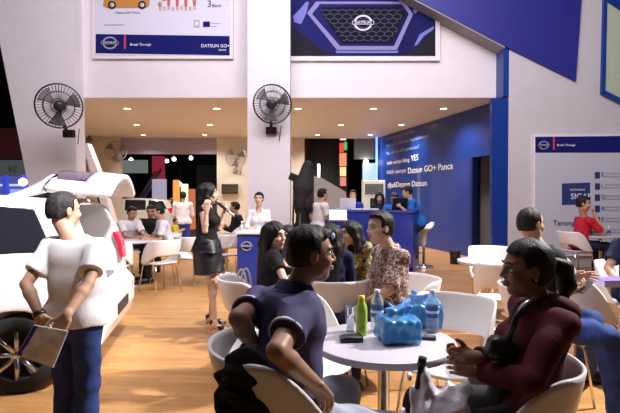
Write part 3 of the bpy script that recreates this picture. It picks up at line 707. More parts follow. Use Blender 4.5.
def grid_eval(fn, lo, hi, v):
    n = [int((b_ - a_) / v) + 2 for a_, b_ in zip(lo, hi)]; ax = [lo[d] + v * np.arange(n[d]) for d in range(3)]
    g_ = fn(ax[0][:, None, None], ax[1][None, :, None], ax[2][None, None, :]); g_ = np.broadcast_to(g_, n).astype(np.float32).copy()
    g_[0] = g_[-1] = .1; g_[:, 0] = g_[:, -1] = .1; g_[:, :, 0] = g_[:, :, -1] = .1
    return surface_nets(g_, np.array(lo, float), v)
def car(label, loc, yaw, open_, v, length=99):
    t = thing('car', label, 'car', (0, 0, 0), 'white hatchback cars'); up = lambda n_, V_, F_, m_: link_mesh(n_, np_mesh(n_, V_, F_), m_, t)
    up('bodyshell', *grid_eval(lambda x, y, z: car_field(x, y, z, 0, 'body', open_), (-.15, -.95, .15), (4.0, .95, 1.58), v), CARW)
    for nm, pl in WINS.items():
        for sg in (1, -1):
            lo = (pl[0][0] - .05, .5 if sg > 0 else -.9, .95); hi = (max(q[0] for q in pl) + .05, .9 if sg > 0 else -.5, 1.48)
            def gf(x, y, z):
                x2, z2 = np.broadcast_arrays(x, z); e = polysdf(pl, x2[:, 0, :], z2[:, 0, :])[:, None, :] - .012; d = car_field(x, y, z, .004, 'glass'); return np.maximum(np.maximum(d, e), -(d + .03))
            up(nm, *grid_eval(gf, lo, hi, v * .8), GLASS)
    def wsf(x, y, z):
        d = car_field(x, y, z, .004, 'glass'); return np.maximum.reduce([d, -(d + .03), np.abs(y) - .60 + 0 * d, 1.08 - z + 0 * d, z - 1.40 + 0 * d, 2.0 - x + 0 * d])
    up('windscreen', *grid_eval(wsf, (1.9, -.7, 1.0), (2.9, .7, 1.5), v), GLASS)
    def lamp(sg):
        def lf(x, y, z):
            x2, z2 = np.broadcast_arrays(x, z); e = polysdf([(-.1, .84), (-.1, 1.05), (.10, 1.11), (.30, 1.07), (.20, .93), (.10, .84)], x2[:, 0, :], z2[:, 0, :])[:, None, :]; d = car_field(x, y, z, .008, 'glass'); return np.maximum.reduce([d, e + 0 * d, -(d + .04), .52 - sg * y + 0 * d])
        return grid_eval(lf, (-.15, -.95, .75), (.45, .95, 1.16), v * .7)
    for sg in (1, -1): up('tail_light', *lamp(sg), TAIL)
    for wx in (.55, 3.12):
        for sg in (1, -1):
            Q = Matrix.Rotation(R(-90 * sg), 3, 'X'); c_ = (wx, sg * .66, .29)
            w_ = MB().lathe(c_, [(.19, .14), (.27, .145), (.289, .12), (.29, .0), (.27, -.05), (.0, -.05)], 40, Q).build('wheel', TYRE, t)
            MB().lathe(c_, [(.195, .142), (.19, .13), (.185, .06), (.0, .06)], 32, Q).build('rim', mat('rim_dark', (.06, .06, .065), .4), w_)
            s_ = MB()
            for i in range(8):
                a_ = 2 * PI * i / 8; d_ = Vector((math.cos(a_), 0, math.sin(a_))); s_.tube([Vector(c_) + Vector((0, sg * .115, 0)) + d_ * .03, Vector(c_) + Vector((0, sg * .125, 0)) + d_ * .188], [.022, .016], 8)
            s_.lathe(c_, [(.0, .135), (.045, .13), (.05, .1)], 16, Q); s_.build('spokes', RIMM, w_)
    MB().box((-.055, 0, .48), (.03, .5, .10), bevel=.01).build('bumper_insert', TRIMB, t)
    for xh in (1.15, 2.0):
        for sg in (1, -1): MB().box((xh + .1, sg * .843, .93), (.18, .022, .028), bevel=.008).build('door_handle', CARW, t)
    if open_:
        MB().box((.72, 0, .70), (1.2, 1.1, .03)).build('cargo_floor', LINING, t); MB().box((1.33, 0, 1.0), (.04, 1.14, .6)).build('seat_back', LINING, t)
    else:
        def rw(x, y, z):
            d = car_field(x, y, z, .004, 'glass'); return np.maximum.reduce([d, -(d + .03), np.abs(y) - .56 + 0 * d, 1.03 - z + 0 * d, z - 1.36 + 0 * d, x - .4 + 0 * d])
        up('rear_window', *grid_eval(rw, (-.1, -.7, .95), (.5, .7, 1.45), v), GLASS)
        MB().box((-.02, 0, .83), (.015, .42, .12)).build('number_plate', WPL, t); MB().tube([(.2, -.35, 1.45), (.05, -.35, 1.47), (.05, .35, 1.47), (.2, .35, 1.45)], .02, 8).build('spoiler', CARW, t)
        MB().lathe((.036, 0, .95), [(0, .02), (.06, .02), (.06, 0), (0, 0)], 20, Matrix.Rotation(R(-90), 3, 'Y')).build('emblem_ring', EMB, t)
    t.location = loc; t.rotation_euler = (0, 0, R(yaw)); return t
GATE_UP = 34
near_car = car('near white hatchback with its tailgate raised behind the man holding a brochure', (-1.52, 3.62, 0), 180, True, .014)
near_car.rotation_euler[2] = R(180 + 11); near_car.location = (-1.78, 4.48, 0)
def gate(u, v):
    """u across, v from the hinge to the lower lip, standing open behind the roof"""
    y_ = (u - .5) * 2 * (.56 + .08 * min(1, v * 1.6)) * (1 - .10 * max(0, v - .82) / .18); a1, a2 = R(GATE_UP), R(GATE_UP - 40); s1 = .36
    l1 = min(v * .86, s1); l2 = max(0, v * .86 - s1); bow = -.17 * (2 * u - 1) ** 2; aa = a1 if v * .86 < s1 else a2
    bow *= min(1, .25 + 2 * v); x_ = .70 - l1 * math.cos(a1) - l2 * math.cos(a2) + bow * math.sin(aa); z_ = 1.49 + l1 * math.sin(a1) + l2 * math.sin(a2) + bow * math.cos(aa); return (x_, y_, z_)
isw = lambda u, v: .10 < u < .90 and .30 < v < .74
V, F = sheet(gate, 47, 33, .05, keep=lambda u, v: not isw(u, v)); tg = link_mesh('tailgate', np_mesh('tailgate', V, F), CARW, None); tg.parent = near_car
V, F = sheet(lambda u, v: gate(.09 + .82 * u, .29 + .46 * v), 24, 14, .02); q = link_mesh('tailgate_window', np_mesh('tailgate_window', V, F), mat('tailgate_glass', (.05, .03, .055), .08, coat=.4), None); q.parent = tg
for sg in (1, -1):
    g1 = Vector(gate(.5 + sg * .46, .56)); q = MB().tube([(.20, sg * .60, 1.12), Vector((.20, sg * .60, 1.12)).lerp(g1, .55)], .016, 8).tube([Vector((.20, sg * .60, 1.12)).lerp(g1, .5), g1], .009, 8).build('gas_strut', TRIMB, None); q.parent = near_car
far_car = car('second white hatchback parked behind the far table, tail towards the aisle', (-5.35, 19.6, -.06), 180 + 12, False, .02)
# ------------------------------------------------------------------ far exhibits seen through the openings
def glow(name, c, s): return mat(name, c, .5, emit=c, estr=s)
def pbox(name, label, cat, x0, y0, x1, y1, Y, d, m, floor=None, group=None):
    a_, b_ = P(x0, y1, Y), P(x1, y0, Y); z0 = floor if floor is not None else a_.z
    return tag(MB().box(((a_.x + b_.x) / 2, Y + d / 2, (z0 + b_.z) / 2), (b_.x - a_.x, d, b_.z - z0), bevel=.01).build(name, m), label, cat, group)
pbox('banner_column', 'dark red banner column standing in the hall beyond the far car', 'column', 152, 156, 163, 187, 22, .3, mat('banner_red', (.45, .03, .05), .6, emit=(.25, .02, .04), estr=.6), -.06)  # emission lifts the red so it shows; the column is no lamp
pbox('hall_partition', 'greyish green partition board hanging over the far hall', 'partition', 110, 160, 147, 173, 25, .15, glow('green_grey_board', (.16, .19, .17), .6))  # board glows only to look lit, it is not a light source
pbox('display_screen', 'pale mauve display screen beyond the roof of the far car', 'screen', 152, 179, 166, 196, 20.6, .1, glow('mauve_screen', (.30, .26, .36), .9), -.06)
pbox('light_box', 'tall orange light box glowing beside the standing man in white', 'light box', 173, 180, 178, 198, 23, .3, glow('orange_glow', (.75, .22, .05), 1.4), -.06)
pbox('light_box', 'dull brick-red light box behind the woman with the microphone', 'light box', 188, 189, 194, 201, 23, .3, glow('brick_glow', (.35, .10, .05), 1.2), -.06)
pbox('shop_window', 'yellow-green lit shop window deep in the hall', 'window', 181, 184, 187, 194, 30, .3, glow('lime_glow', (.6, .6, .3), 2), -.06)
t = pbox('stand_wall', 'dim teal stand wall behind the woman with the microphone', 'stand', 197, 165, 217, 260, 24, .2, mat('teal_board', (.02, .08, .09), .5), -.06)
for i, (x, y_) in enumerate(((131, 160), (174, 159), (191, 158), (180, 184), (167, 161))):
    c = P(x, y_, 26 + i); so = tag(MB().ball(c, .11).build('spot_lamp', glow('hall_lamp', (1, .95, .85), 7)), ('spot lamp over the green board', 'spot lamp over the orange light box', 'spot lamp above the microphone woman', 'low spot lamp beside the lime shop window', 'spot lamp above the red banner column')[i], 'lamp', 'hall spot lamps'); MB().tube([c, (c.x, c.y, 14)], .012, 6).build('cord', BLK, so)
t = thing('lighting_truss', 'sloping grey lattice truss rising beyond the far car', 'truss', P(135, 200, 21)); g = MB()
p0, p1 = P(136, 204, 21), P(155, 172, 21)
for o_ in (Vector((0, 0, 0)), Vector((.28, 0, .14))): g.tube([p0 + o_, p1 + o_], .05, 8)
for i in range(7): g.tube([p0.lerp(p1, i / 7), p0.lerp(p1, (i + .5) / 7) + Vector((.28, 0, .14)), p0.lerp(p1, (i + 1) / 7)], .025, 6)
g.tube([p0, (p0.x, p0.y, -.06)], .05, 8); g.build('lattice', mat('truss_grey', (.25, .25, .26), .5), t)
# right opening
t = thing('banner', 'black hanging banner with a dark red stripe beside the white column', 'banner', P(310, 190, 18.6))
MB().prism([P(x, y_, 18.6) for x, y_ in ((291, 128), (338, 128), (338, 232), (291, 232))], (0, .05, 0)).build('cloth', mat('banner_black', (.012, .012, .016), .7), t)
MB().prism([P(x, y_, 18.55) for x, y_ in ((303, 130), (309, 130), (304, 178), (298, 178))], (0, .05, 0)).build('stripe', mat('stripe_red', (.16, .01, .015), .6), t)
t = thing('neon_sign', 'tall sign column with red, green and amber lit panels behind the counter', 'sign', P(343, 190, 18.3)); z0 = -.06
a_, b_ = P(338.5, 190, 18.3), P(347.5, 132, 18.3); MB().box(((a_.x + b_.x) / 2, 18.45, (z0 + b_.z) / 2), (b_.x - a_.x, .2, b_.z - z0)).build('sign_case', BLK, t)
for i, (c_, y0, y1, x0, x1) in enumerate((((.8, .75, .7), 136, 140, 340, 346), ((.75, .04, .04), 143, 152, 339.5, 343.5), ((.04, .45, .12), 142, 150, 344, 347), ((.6, .2, .12), 153, 166, 339.5, 346.5), ((.7, .45, .2), 167, 176, 340, 346), ((.35, .12, .1), 177, 186, 340, 346))):
    p0, p1 = P(x0, y1, 18.32), P(x1, y0, 18.32); MB().box(((p0.x + p1.x) / 2, 18.33, (p0.z + p1.z) / 2), (p1.x - p0.x, .05, p1.z - p0.z)).build('lit_panel', glow('neon_%d' % i, c_, .9), t)
pbox('hall_partition', 'pale grey green board hanging right of the sign column', 'partition', 354, 133, 377, 159, 18.6, .1, mat('board_sage', (.30, .34, .31), .6))
t = pbox('lit_kiosk', 'bright pale blue kiosk window beside the blue wall end', 'kiosk', 363, 163, 378, 178, 18.8, .3, glow('kiosk_glow', (.45, .62, .72), .55), -.06)
tag(MB().ball(P(366, 162, 18.5), .10).tube([P(366, 162, 18.5), P(366, 162, 18.5) + Vector((0, .35, 0))], .02, 6).build('spot_lamp', glow('kiosk_lamp', (1, 1, .95), 9)), 'bright spot lamp above the blue kiosk window', 'lamp', 'hall spot lamps')
pbox('lit_wall_edge', 'vertical blue-lit edge at the far end of the slogan wall', 'wall edge', 375.8, 134, 377.8, 176, 17.6, .06, glow('blue_lit_edge', (.12, .25, 1.0), 2.2), 0)  # glowing bar added for the blue-lit wall edge, no lamp there
pbox('light_tube', 'white upright light tube beside the dark banner', 'light tube', 317.5, 164, 320, 177, 18.0, .06, glow('tube_white', (.9, .95, 1), 2.5), -.06)
t = thing('awning', 'slanted grey panel rising behind the people at the counter', 'panel', P(335, 195, 15.2))
MB().prism([P(x, y_, 15.2) for x, y_ in ((314, 176), (322, 178), (346, 192), (348, 243.5), (314, 243.5))], (0, .12, 0)).build('board', mat('slant_grey', (.24, .23, .25), .6), t)
# folded covered stand beside the column
c = P(303, 250, 8.6); c.z = 0; t = thing('folded_parasol', 'tall folded black parasol on a stand beside the white column', 'parasol', c)
S = SDF(.012, .012, 22); S.cone(P(299.5, 205, 8.6), P(303, 188, 8.6), .10, .17, .05); S.cone(P(303, 188, 8.6), P(308, 166, 8.6), .17, .09, .05); S.build('cover', mat('black_cloth', (.014, .014, .015), .8, bump=.4, bscale=30), t)
MB().tube([(c.x - .06, 8.6, .02), P(300, 205, 8.6)], .025, 8).build('pole', BLK, t); MB().lathe((c.x - .06, 8.6, 0), [(0, 0), (.22, 0), (.22, .03), (.04, .06), (0, .06)], 20).build('base', BLK, t)
c = P(292, 250, 8.9); c.z = 0; t = thing('light_stand', 'thin black light stand with a lamp head beside the folded parasol', 'light stand', c)
MB().tube([c, P(294, 178, 8.9)], .018, 8).build('pole', BLK, t); MB().box(P(295, 178, 8.9), (.22, .16, .14), Matrix.Rotation(.4, 3, 'Y'), .02).build('lamp_head', BLK, t)
for i in range(3): MB().tube([c + Vector((0, 0, .35)), c + Vector((.25 * math.cos(i * 2.1), .25 * math.sin(i * 2.1), .01))], .012, 6).build('leg', BLK, t)
# booth far left behind the car
t = thing('exhibition_booth', 'dim far booth with blue posts and a dark lettered fascia behind the car roof', 'booth', P(8, 205, 20))
def bb(nm, x0, y0, x1, y1, Y, d, m, z0=None):
    a_, b_ = P(x0, y1, Y), P(x1, y0, Y); z = a_.z if z0 is None else z0; return MB().box(((a_.x + b_.x) / 2, Y + d / 2, (z + b_.z) / 2), (b_.x - a_.x, d, b_.z - z)).build(nm, m, t)
bb('fascia', -30, 160, 31, 175, 19.8, .3, mat('booth_fascia', (.10, .10, .10), .6, emit=(.08, .09, .09), estr=.5)); bb('canopy', -30, 128, 31, 158, 20.4, .3, mat('booth_dark_red', (.05, .01, .012), .7, emit=(.05, .01, .012), estr=.3))  # fascia, canopy, wall, posts and shelf emit to look lit; none is a lamp
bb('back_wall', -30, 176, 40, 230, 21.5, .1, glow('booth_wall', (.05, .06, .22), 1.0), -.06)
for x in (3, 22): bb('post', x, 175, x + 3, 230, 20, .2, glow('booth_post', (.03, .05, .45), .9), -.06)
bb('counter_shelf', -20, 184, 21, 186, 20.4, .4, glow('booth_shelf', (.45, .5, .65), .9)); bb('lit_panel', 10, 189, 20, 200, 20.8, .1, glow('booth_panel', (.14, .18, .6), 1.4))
text_obj('RE', 'fascia_lettering', mat('booth_letters', (.3, .3, .28), .6), t, P(8, 172, 19.75), X, Z, .33)
MB().ball(P(23, 182, 19.9), .16).build('lamp', glow('booth_lamp', (1, .97, .9), 5), t)
# raised white plinth under the aisle in front of the far car
pbox('plinth', 'low glossy white plinth on the floor behind the standing man in white', 'plinth', 146, 247, 193, 251, 13.1, 1.0, mat('plinth_white', (.7, .7, .72), .3), 0)
# ------------------------------------------------------------------ people
SKIN = mat('skin_tan', (.46, .27, .18), .5, bump=.05, bscale=120, spec=.35)
SKIN_F = mat('skin_fair', (.66, .43, .32), .48, spec=.35)
SKIN_D = mat('skin_brown', (.30, .165, .105), .48, bump=.05, bscale=120, spec=.4)
HAIR = mat('hair_black', (.009, .008, .008), .5, bump=.5, bscale=160, stretch=(1, 1, .10), spec=.3)
HAIR_G = mat('hair_greying', (.028, .026, .026), .6, noise=.8, nscale=70, bump=.5, bscale=120, spec=.25)
EYE_W = mat('eye_white', (.75, .73, .70), .25)
EYE_D = mat('eye_iris', (.02, .012, .008), .15)
LIP = mat('lips_brown', (.36, .14, .11), .4)
LIP_R = mat('lips_red', (.5, .08, .08), .35)
def v3(v): return np.array(v, float)

class Pose:
    def __init__(s, pel, yaw, h=1.66, seat=True, lean=.05, twist=0.0, side=0.0, fem=False, ov=None, hyaw=None, hpitch=0.0, hroll=0.0, head=None, splay=.06, ground=0.0, hk=None):
        k = s.k = h / 1.68; s.hk = k if hk is None else hk; s.fem = fem; up = Vector((0, 0, 1))
        F = Vector((math.cos(yaw), math.sin(yaw), 0)); L = Vector((-F.y, F.x, 0)); s.F, s.L, s.yaw = F, L, yaw
        ov = ov or {}; g = lambda n, d: Vector(ov[n]) if n in ov else d
        s.pel = Vector(pel)
        s.neck = g('neck', s.pel + (up * math.cos(lean) + F * math.sin(lean) + L * side).normalized() * .50 * k)
        s.t = (s.neck - s.pel).normalized()
        Ls = (L * math.cos(twist) - F * math.sin(twist)); Ls = (Ls - s.t * Ls.dot(s.t)).normalized()
        sw = (.155 if fem else .178) * k
        s.shL = g('shL', s.neck - s.t * .055 * k + Ls * sw); s.shR = g('shR', s.neck - s.t * .055 * k - Ls * sw)
        if 'shL' in ov or 'shR' in ov: Ls = (s.shL - s.shR).normalized(); Ls = (Ls - s.t * Ls.dot(s.t)).normalized()
        s.Ls = Ls; s.Ft = Ls.cross(s.t).normalized()
        hp = (.085 if fem else .088) * k
        s.hipL = s.pel + L * hp; s.hipR = s.pel - L * hp
        s.hyaw = yaw if hyaw is None else hyaw
        s.head = Vector(head) if head is not None else s.neck + s.t * .05 * k + up * .125 * k + s.Ft * .035 * k
        cy, sy, cp, sp = math.cos(s.hyaw), math.sin(s.hyaw), math.cos(hpitch), math.sin(hpitch)
        hf = Vector((cy * cp, sy * cp, sp)); hl = Vector((-sy, cy, 0)); hu = hf.cross(hl)
        cr, sr = math.cos(hroll), math.sin(hroll); hl, hu = hl * cr + hu * sr, hu * cr - hl * sr
        s.H = np.array([hf, hl, hu]).T        # columns: forward, left, up
        for sd, sg in (('L', 1), ('R', -1)):
            hip = getattr(s, 'hip' + sd); sh = getattr(s, 'sh' + sd)
            if seat:
                kn = g('kn' + sd, hip + F * .40 * k + L * sg * splay); an = g('an' + sd, Vector((kn.x - F.x * .03, kn.y - F.y * .03, ground + .085 * k)))
            else:
                kn = g('kn' + sd, hip - up * .41 * k + F * .015); an = g('an' + sd, Vector((kn.x, kn.y, ground + .085 * k)) - F * .02)
            setattr(s, 'kn' + sd, kn); setattr(s, 'an' + sd, an); setattr(s, 'td' + sd, ov.get('td' + sd, F + L * sg * .15).normalized())
            el = g('el' + sd, sh - up * .255 * k + s.Ft * .07 + Ls * sg * .05)
            wr = g('wr' + sd, el + s.Ft * .2 * k + up * .08 - Ls * sg * .08)
            setattr(s, 'el' + sd, el); setattr(s, 'wr' + sd, wr)
            hd = ov.get('hd' + sd); hd = Vector(hd).normalized() if hd is not None else (wr - el).normalized()
            pn = ov.get('pn' + sd); pn = Vector(pn) if pn is not None else Ls * -sg + up * -.4
            pn = (pn - hd * pn.dot(hd)).normalized(); setattr(s, 'hd' + sd, hd); setattr(s, 'pn' + sd, pn); setattr(s, 'cu' + sd, ov.get('cu' + sd, .35))
    def hp(s, f, l, u): return v3(s.head) + s.H @ (np.array([f, l, u]) * s.hk)
    def torso(s, S, o=0.0, belly=0.0):
        k = s.k; mid = s.pel + s.t * .22 * k; ch = s.neck - s.t * .15 * k; Ft = v3(s.Ft)
        wp, wm, wc = (.142, .112, .128) if s.fem else (.138, .130, .152)
        S.cone(s.pel + s.t * .02, mid, wp * k + o, wm * k + o, .03, flat=(Ft, .80))
        S.cone(mid, ch, wm * k + o, wc * k + o, .04, flat=(Ft, .72))
        sr = (.045 if s.fem else .054) * k
        S.cone(s.shR, s.shL, sr + o, sr + o, .05); S.cone(ch + s.t * .05 * k, s.neck + s.t * .005, .10 * k + o, .052 * k + o, .05, flat=(Ft, .8))
        if belly: S.ell(mid + s.Ft * .045 + s.t * .0, (.11 + belly + o, .125 + o, .13 + o), np.array([s.Ft, s.Ls, s.t]).T, .06)
        if s.fem:
            for q in (1, -1): S.ell(ch + s.Ft * .078 * k + s.Ls * q * .062 * k - s.t * .03 * k, (.055 * k + o,) * 3, None, .035)
        return S
    def hips(s, S, o=0.0):
        S.cone(s.hipR, s.hipL, (.108 if s.fem else .102) * s.k + o, (.108 if s.fem else .102) * s.k + o, .04); return S
    def arm(s, S, sd):
        k = s.k; f = .84 if s.fem else 1.0; sh, el, wr = getattr(s, 'sh' + sd), getattr(s, 'el' + sd), getattr(s, 'wr' + sd)
        S.cone(sh, el, .046 * k * f, .035 * k * f, .03); m = el + (wr - el) * .3
        S.cone(el, m, .034 * k * f, .037 * k * f, .008); S.cone(m, wr, .037 * k * f, .025 * k * f, .01)
    def hand(s, S, sd):
        k = s.k * (.92 if s.fem else 1.0); w = v3(getattr(s, 'wr' + sd)); d = v3(getattr(s, 'hd' + sd)); n = v3(getattr(s, 'pn' + sd)); c0 = getattr(s, 'cu' + sd)
        t = np.cross(d, n) * (1 if sd == "R" else -1)            # towards the thumb
        M = np.array([d, t, n]).T
        S.cone(w - d * .01, w + d * .03 * k, .025 * k, .027 * k, .015, flat=(n, .75))
        S.box(w + d * .052 * k, (.048 * k, .040 * k, .0135 * k), M, .012 * k, .012)
        for q, (off, ln, ra) in enumerate(((.031, .074, .0088), (.0105, .083, .0092), (-.0105, .076, .0088), (-.030, .059, .0078))):
            b = w + d * (.094 - abs(off - .005) * .12) * k + t * off * k; ang = c0 * (.6 + .12 * q); dd = d + t * off * 1.6; dd /= np.linalg.norm(dd)
            for j, fr in enumerate((.45, .32, .23)):
                e = b + (dd * math.cos(ang) + n * math.sin(ang)) * ln * fr * k
                S.cone(b, e, ra * k * (1 - .08 * j), ra * k * (.92 - .1 * j), .003); b = e; ang += c0 * .95
        b = w + d * .028 * k + t * .030 * k; dd = d * .62 + t * .72 + n * .30; dd /= np.linalg.norm(dd); e = b + dd * .042 * k
        S.cone(b, e, .0135 * k, .011 * k, .008); dd = d * .88 + t * (.32 - c0 * .4) + n * (.3 + c0 * .4); dd /= np.linalg.norm(dd)
        S.cone(e, e + dd * .033 * k, .0105 * k, .0085 * k, .003)
    def leg(s, S, sd, o=0.0):
        k = s.k; hip, kn, an = getattr(s, 'hip' + sd), getattr(s, 'kn' + sd), getattr(s, 'an' + sd)
        f = .93 if s.fem else 1
        S.cone(hip, kn, .082 * k * f + o, .053 * k * f + o, .03); m = kn + (an - kn) * .3; bk = (kn - hip).normalized() * .012
        S.cone(kn, m - bk, .050 * k * f + o, .053 * k * f + o, .02); S.cone(m - bk, an, .052 * k * f + o, .034 * k * f + o, .02)
    def headsdf(s, S, detail=True):
        k = s.hk; H = s.H; E = lambda f, l, u, r, kk, md='+': S.ell(s.hp(f, l, u), np.array(r) * k, H, kk * k, md)
        j = .9 if s.fem else 1.0
        S.cone(s.neck - s.t * .04, s.hp(-.022, 0, -.06), .055 * k * j * (.92 if s.fem else 1), .050 * k * j, .02)
        E(-.010, 0, .030, (.096, .076, .088), .02); E(.026, 0, -.035, (.066, .060 * j, .083), .02)
        E(.050, 0, -.094, (.030, .030 * j, .022), .02)
        for q in (1, -1): E(.012, q * .046 * j, -.066, (.032, .014, .024), .02)
        E(.070, 0, .030, (.022, .048, .012), .015)
        for q in (1, -1): E(.062, q * .034, -.026, (.022, .022, .022), .018)
        for q in (1, -1): E(.094, q * .031, .006, (.016, .021, .013), .010, '-')
        S.cone(s.hp(.088, 0, .012), s.hp(.103, 0, -.022), .0085 * k, .0118 * k, .010 * k)
        for q in (1, -1): E(.093, q * .012, -.028, (.011, .0095, .008), .006)
        E(.090, 0, -.053, (.011, .022, .006), .006); E(.088, 0, -.064, (.011, .019, .007), .006)
        for q in (1, -1): E(-.004, q * .079, -.004, (.018, .008, .031), .008); E(.0, q * .089, -.002, (.009, .006, .019), .004, '-')

def eyes(p, par, lips, hm, brow=True, closed=False):
    k = p.hk; H3 = Matrix(p.H.tolist())
    for q in (1, -1):
        e = MB().ball(p.hp(.0715, q * .031, .006), .0125 * k, seg=14).build('eye', EYE_W, par)
        MB().ball(p.hp(.0795, q * .031, .006), (.0052 * k, .0062 * k, .0068 * k), H3, 10).build('iris', EYE_D, e)
        MB().tube([p.hp(.082, q * .046, .0165), p.hp(.0885, q * .031, .0175), p.hp(.088, q * .018, .0125)], .0022 * k, 6).build('eyelid', hm, par)
        if brow: MB().tube([p.hp(.077, q * .054, .028), p.hp(.0885, q * .036, .036), p.hp(.0935, q * .014, .031)], [.002 * k, .0042 * k, .0035 * k], 6).build('eyebrow', hm, par)
    S = SDF(.002 if k else .002); S.ell(p.hp(.0925, 0, -.0535), np.array([.0115, .0215, .0055]) * k, p.H, .003); S.ell(p.hp(.0905, 0, -.0640), np.array([.0115, .0185, .0062]) * k, p.H, .003)
    S.box(p.hp(.106, 0, -.0588), np.array([.006, .024, .0006]) * k, p.H, .0003, .001, '-')
    S.build('lips', lips, par)

def hair_mesh(p, kind, m, par, vox, seed=1, length=.30):
    k = p.hk; S = SDF(vox, .0016, 60, seed); S.aniso = np.array([1.6, 1.6, .25]); E = lambda f, l, u, r, kk, md='+': S.ell(p.hp(f, l, u), np.array(r) * k, p.H, kk * k, md)
    th = {'buzz': .003, 'crop': .005}.get(kind, .009); up = p.H[:, 2]; bk = -p.H[:, 0]; dn = np.array([0, 0, -1.0])
    E(-.012, 0, .034, (.098 + th, .079 + th, .090 + th), .02)
    if kind in ('short', 'crop', 'buzz'):
        E(-.045, 0, -.010, (.062 + th, .068 + th * .6, .062), .02)
        if kind == 'short':
            E(.050, .01, .098, (.040, .058, .018), .02)
        S.cut(p.hp(0, 0, -.052), -up)
        S.box(p.hp(.105, 0, -.055), np.array([.085, .12, .062]) * k, p.H, .01, .006, '-')      # cheeks and jaw stay bare
        ht = .074 if kind == 'short' else .082
        S.box(p.hp(.118, 0, ht - .10), np.array([.085, .12, .10]) * k, p.H, .02, .012, '-')
        for q in (1, -1): E(.004, q * .092, -.010, (.028, .030, .036), .006, '-')
    else:
        if kind in ('long', 'bob'):
            for q in (1, -1):
                a = p.hp(.005, q * .072, .045); b = p.hp(-.015, q * .088, -.05); S.cone(a, b, .028 * k, .030 * k, .03)
                c = b + dn * (length - .1) * .6 + bk * .015; S.cone(b, c, .030 * k, .032 * k, .03)
                S.cone(c, c + dn * (length - .1) * .4 + bk * .01 - p.H[:, 1] * q * .02, .032 * k, .018 * k, .03)
            for l in (.045, 0, -.045):
                a = p.hp(-.06, l, .04); b = p.hp(-.085, l * 1.35, -.08); c = b + dn * (length - .05) + bk * (.04 if kind == 'long' else .0)
                S.cone(a, b, .05 * k, .045 * k, .03); S.cone(b, c, .045 * k, .026 * k, .03)
        elif kind == 'pony':
            E(-.040, 0, -.012, (.064, .070, .066), .03)
            a = p.hp(-.122, 0, .022); b = p.hp(-.158, 0, .0); c = p.hp(-.168, 0, -.075); d = p.hp(-.150, 0, -.14)
            S.cone(p.hp(-.10, 0, .01), a, .03 * k, .018 * k, .01); S.cone(a, b, .018 * k, .032 * k, .02); S.cone(b, c, .034 * k, .036 * k, .02); S.cone(c, d, .035 * k, .016 * k, .02)
        elif kind == 'tied':
            E(-.045, 0, -.010, (.066, .074, .066), .03); E(-.115, 0, .0, (.035, .04, .04), .02)
        f = .062 if kind != 'pony' else .060
        E(.098, .0, -.020, (.052, f, .088), .006, '-'); S.box(p.hp(.10, 0, -.13), np.array([.07, .052, .09]) * k, p.H, .01, .006, '-')
        if kind in ('pony', 'tied'):
            S.box(p.hp(.085, 0, -.075), np.array([.078, .13, .085]) * k, p.H, .01, .006, '-'); S.box(p.hp(.120, 0, -.02), np.array([.085, .12, .088]) * k, p.H, .03, .012, '-')
            for q in (1, -1): E(-.002, q * .092, -.008, (.022, .026, .032), .006, '-')
            E(.11, 0, .0, (.056, .064, .085), .01, '-')
    return S.build('hair', m, par)

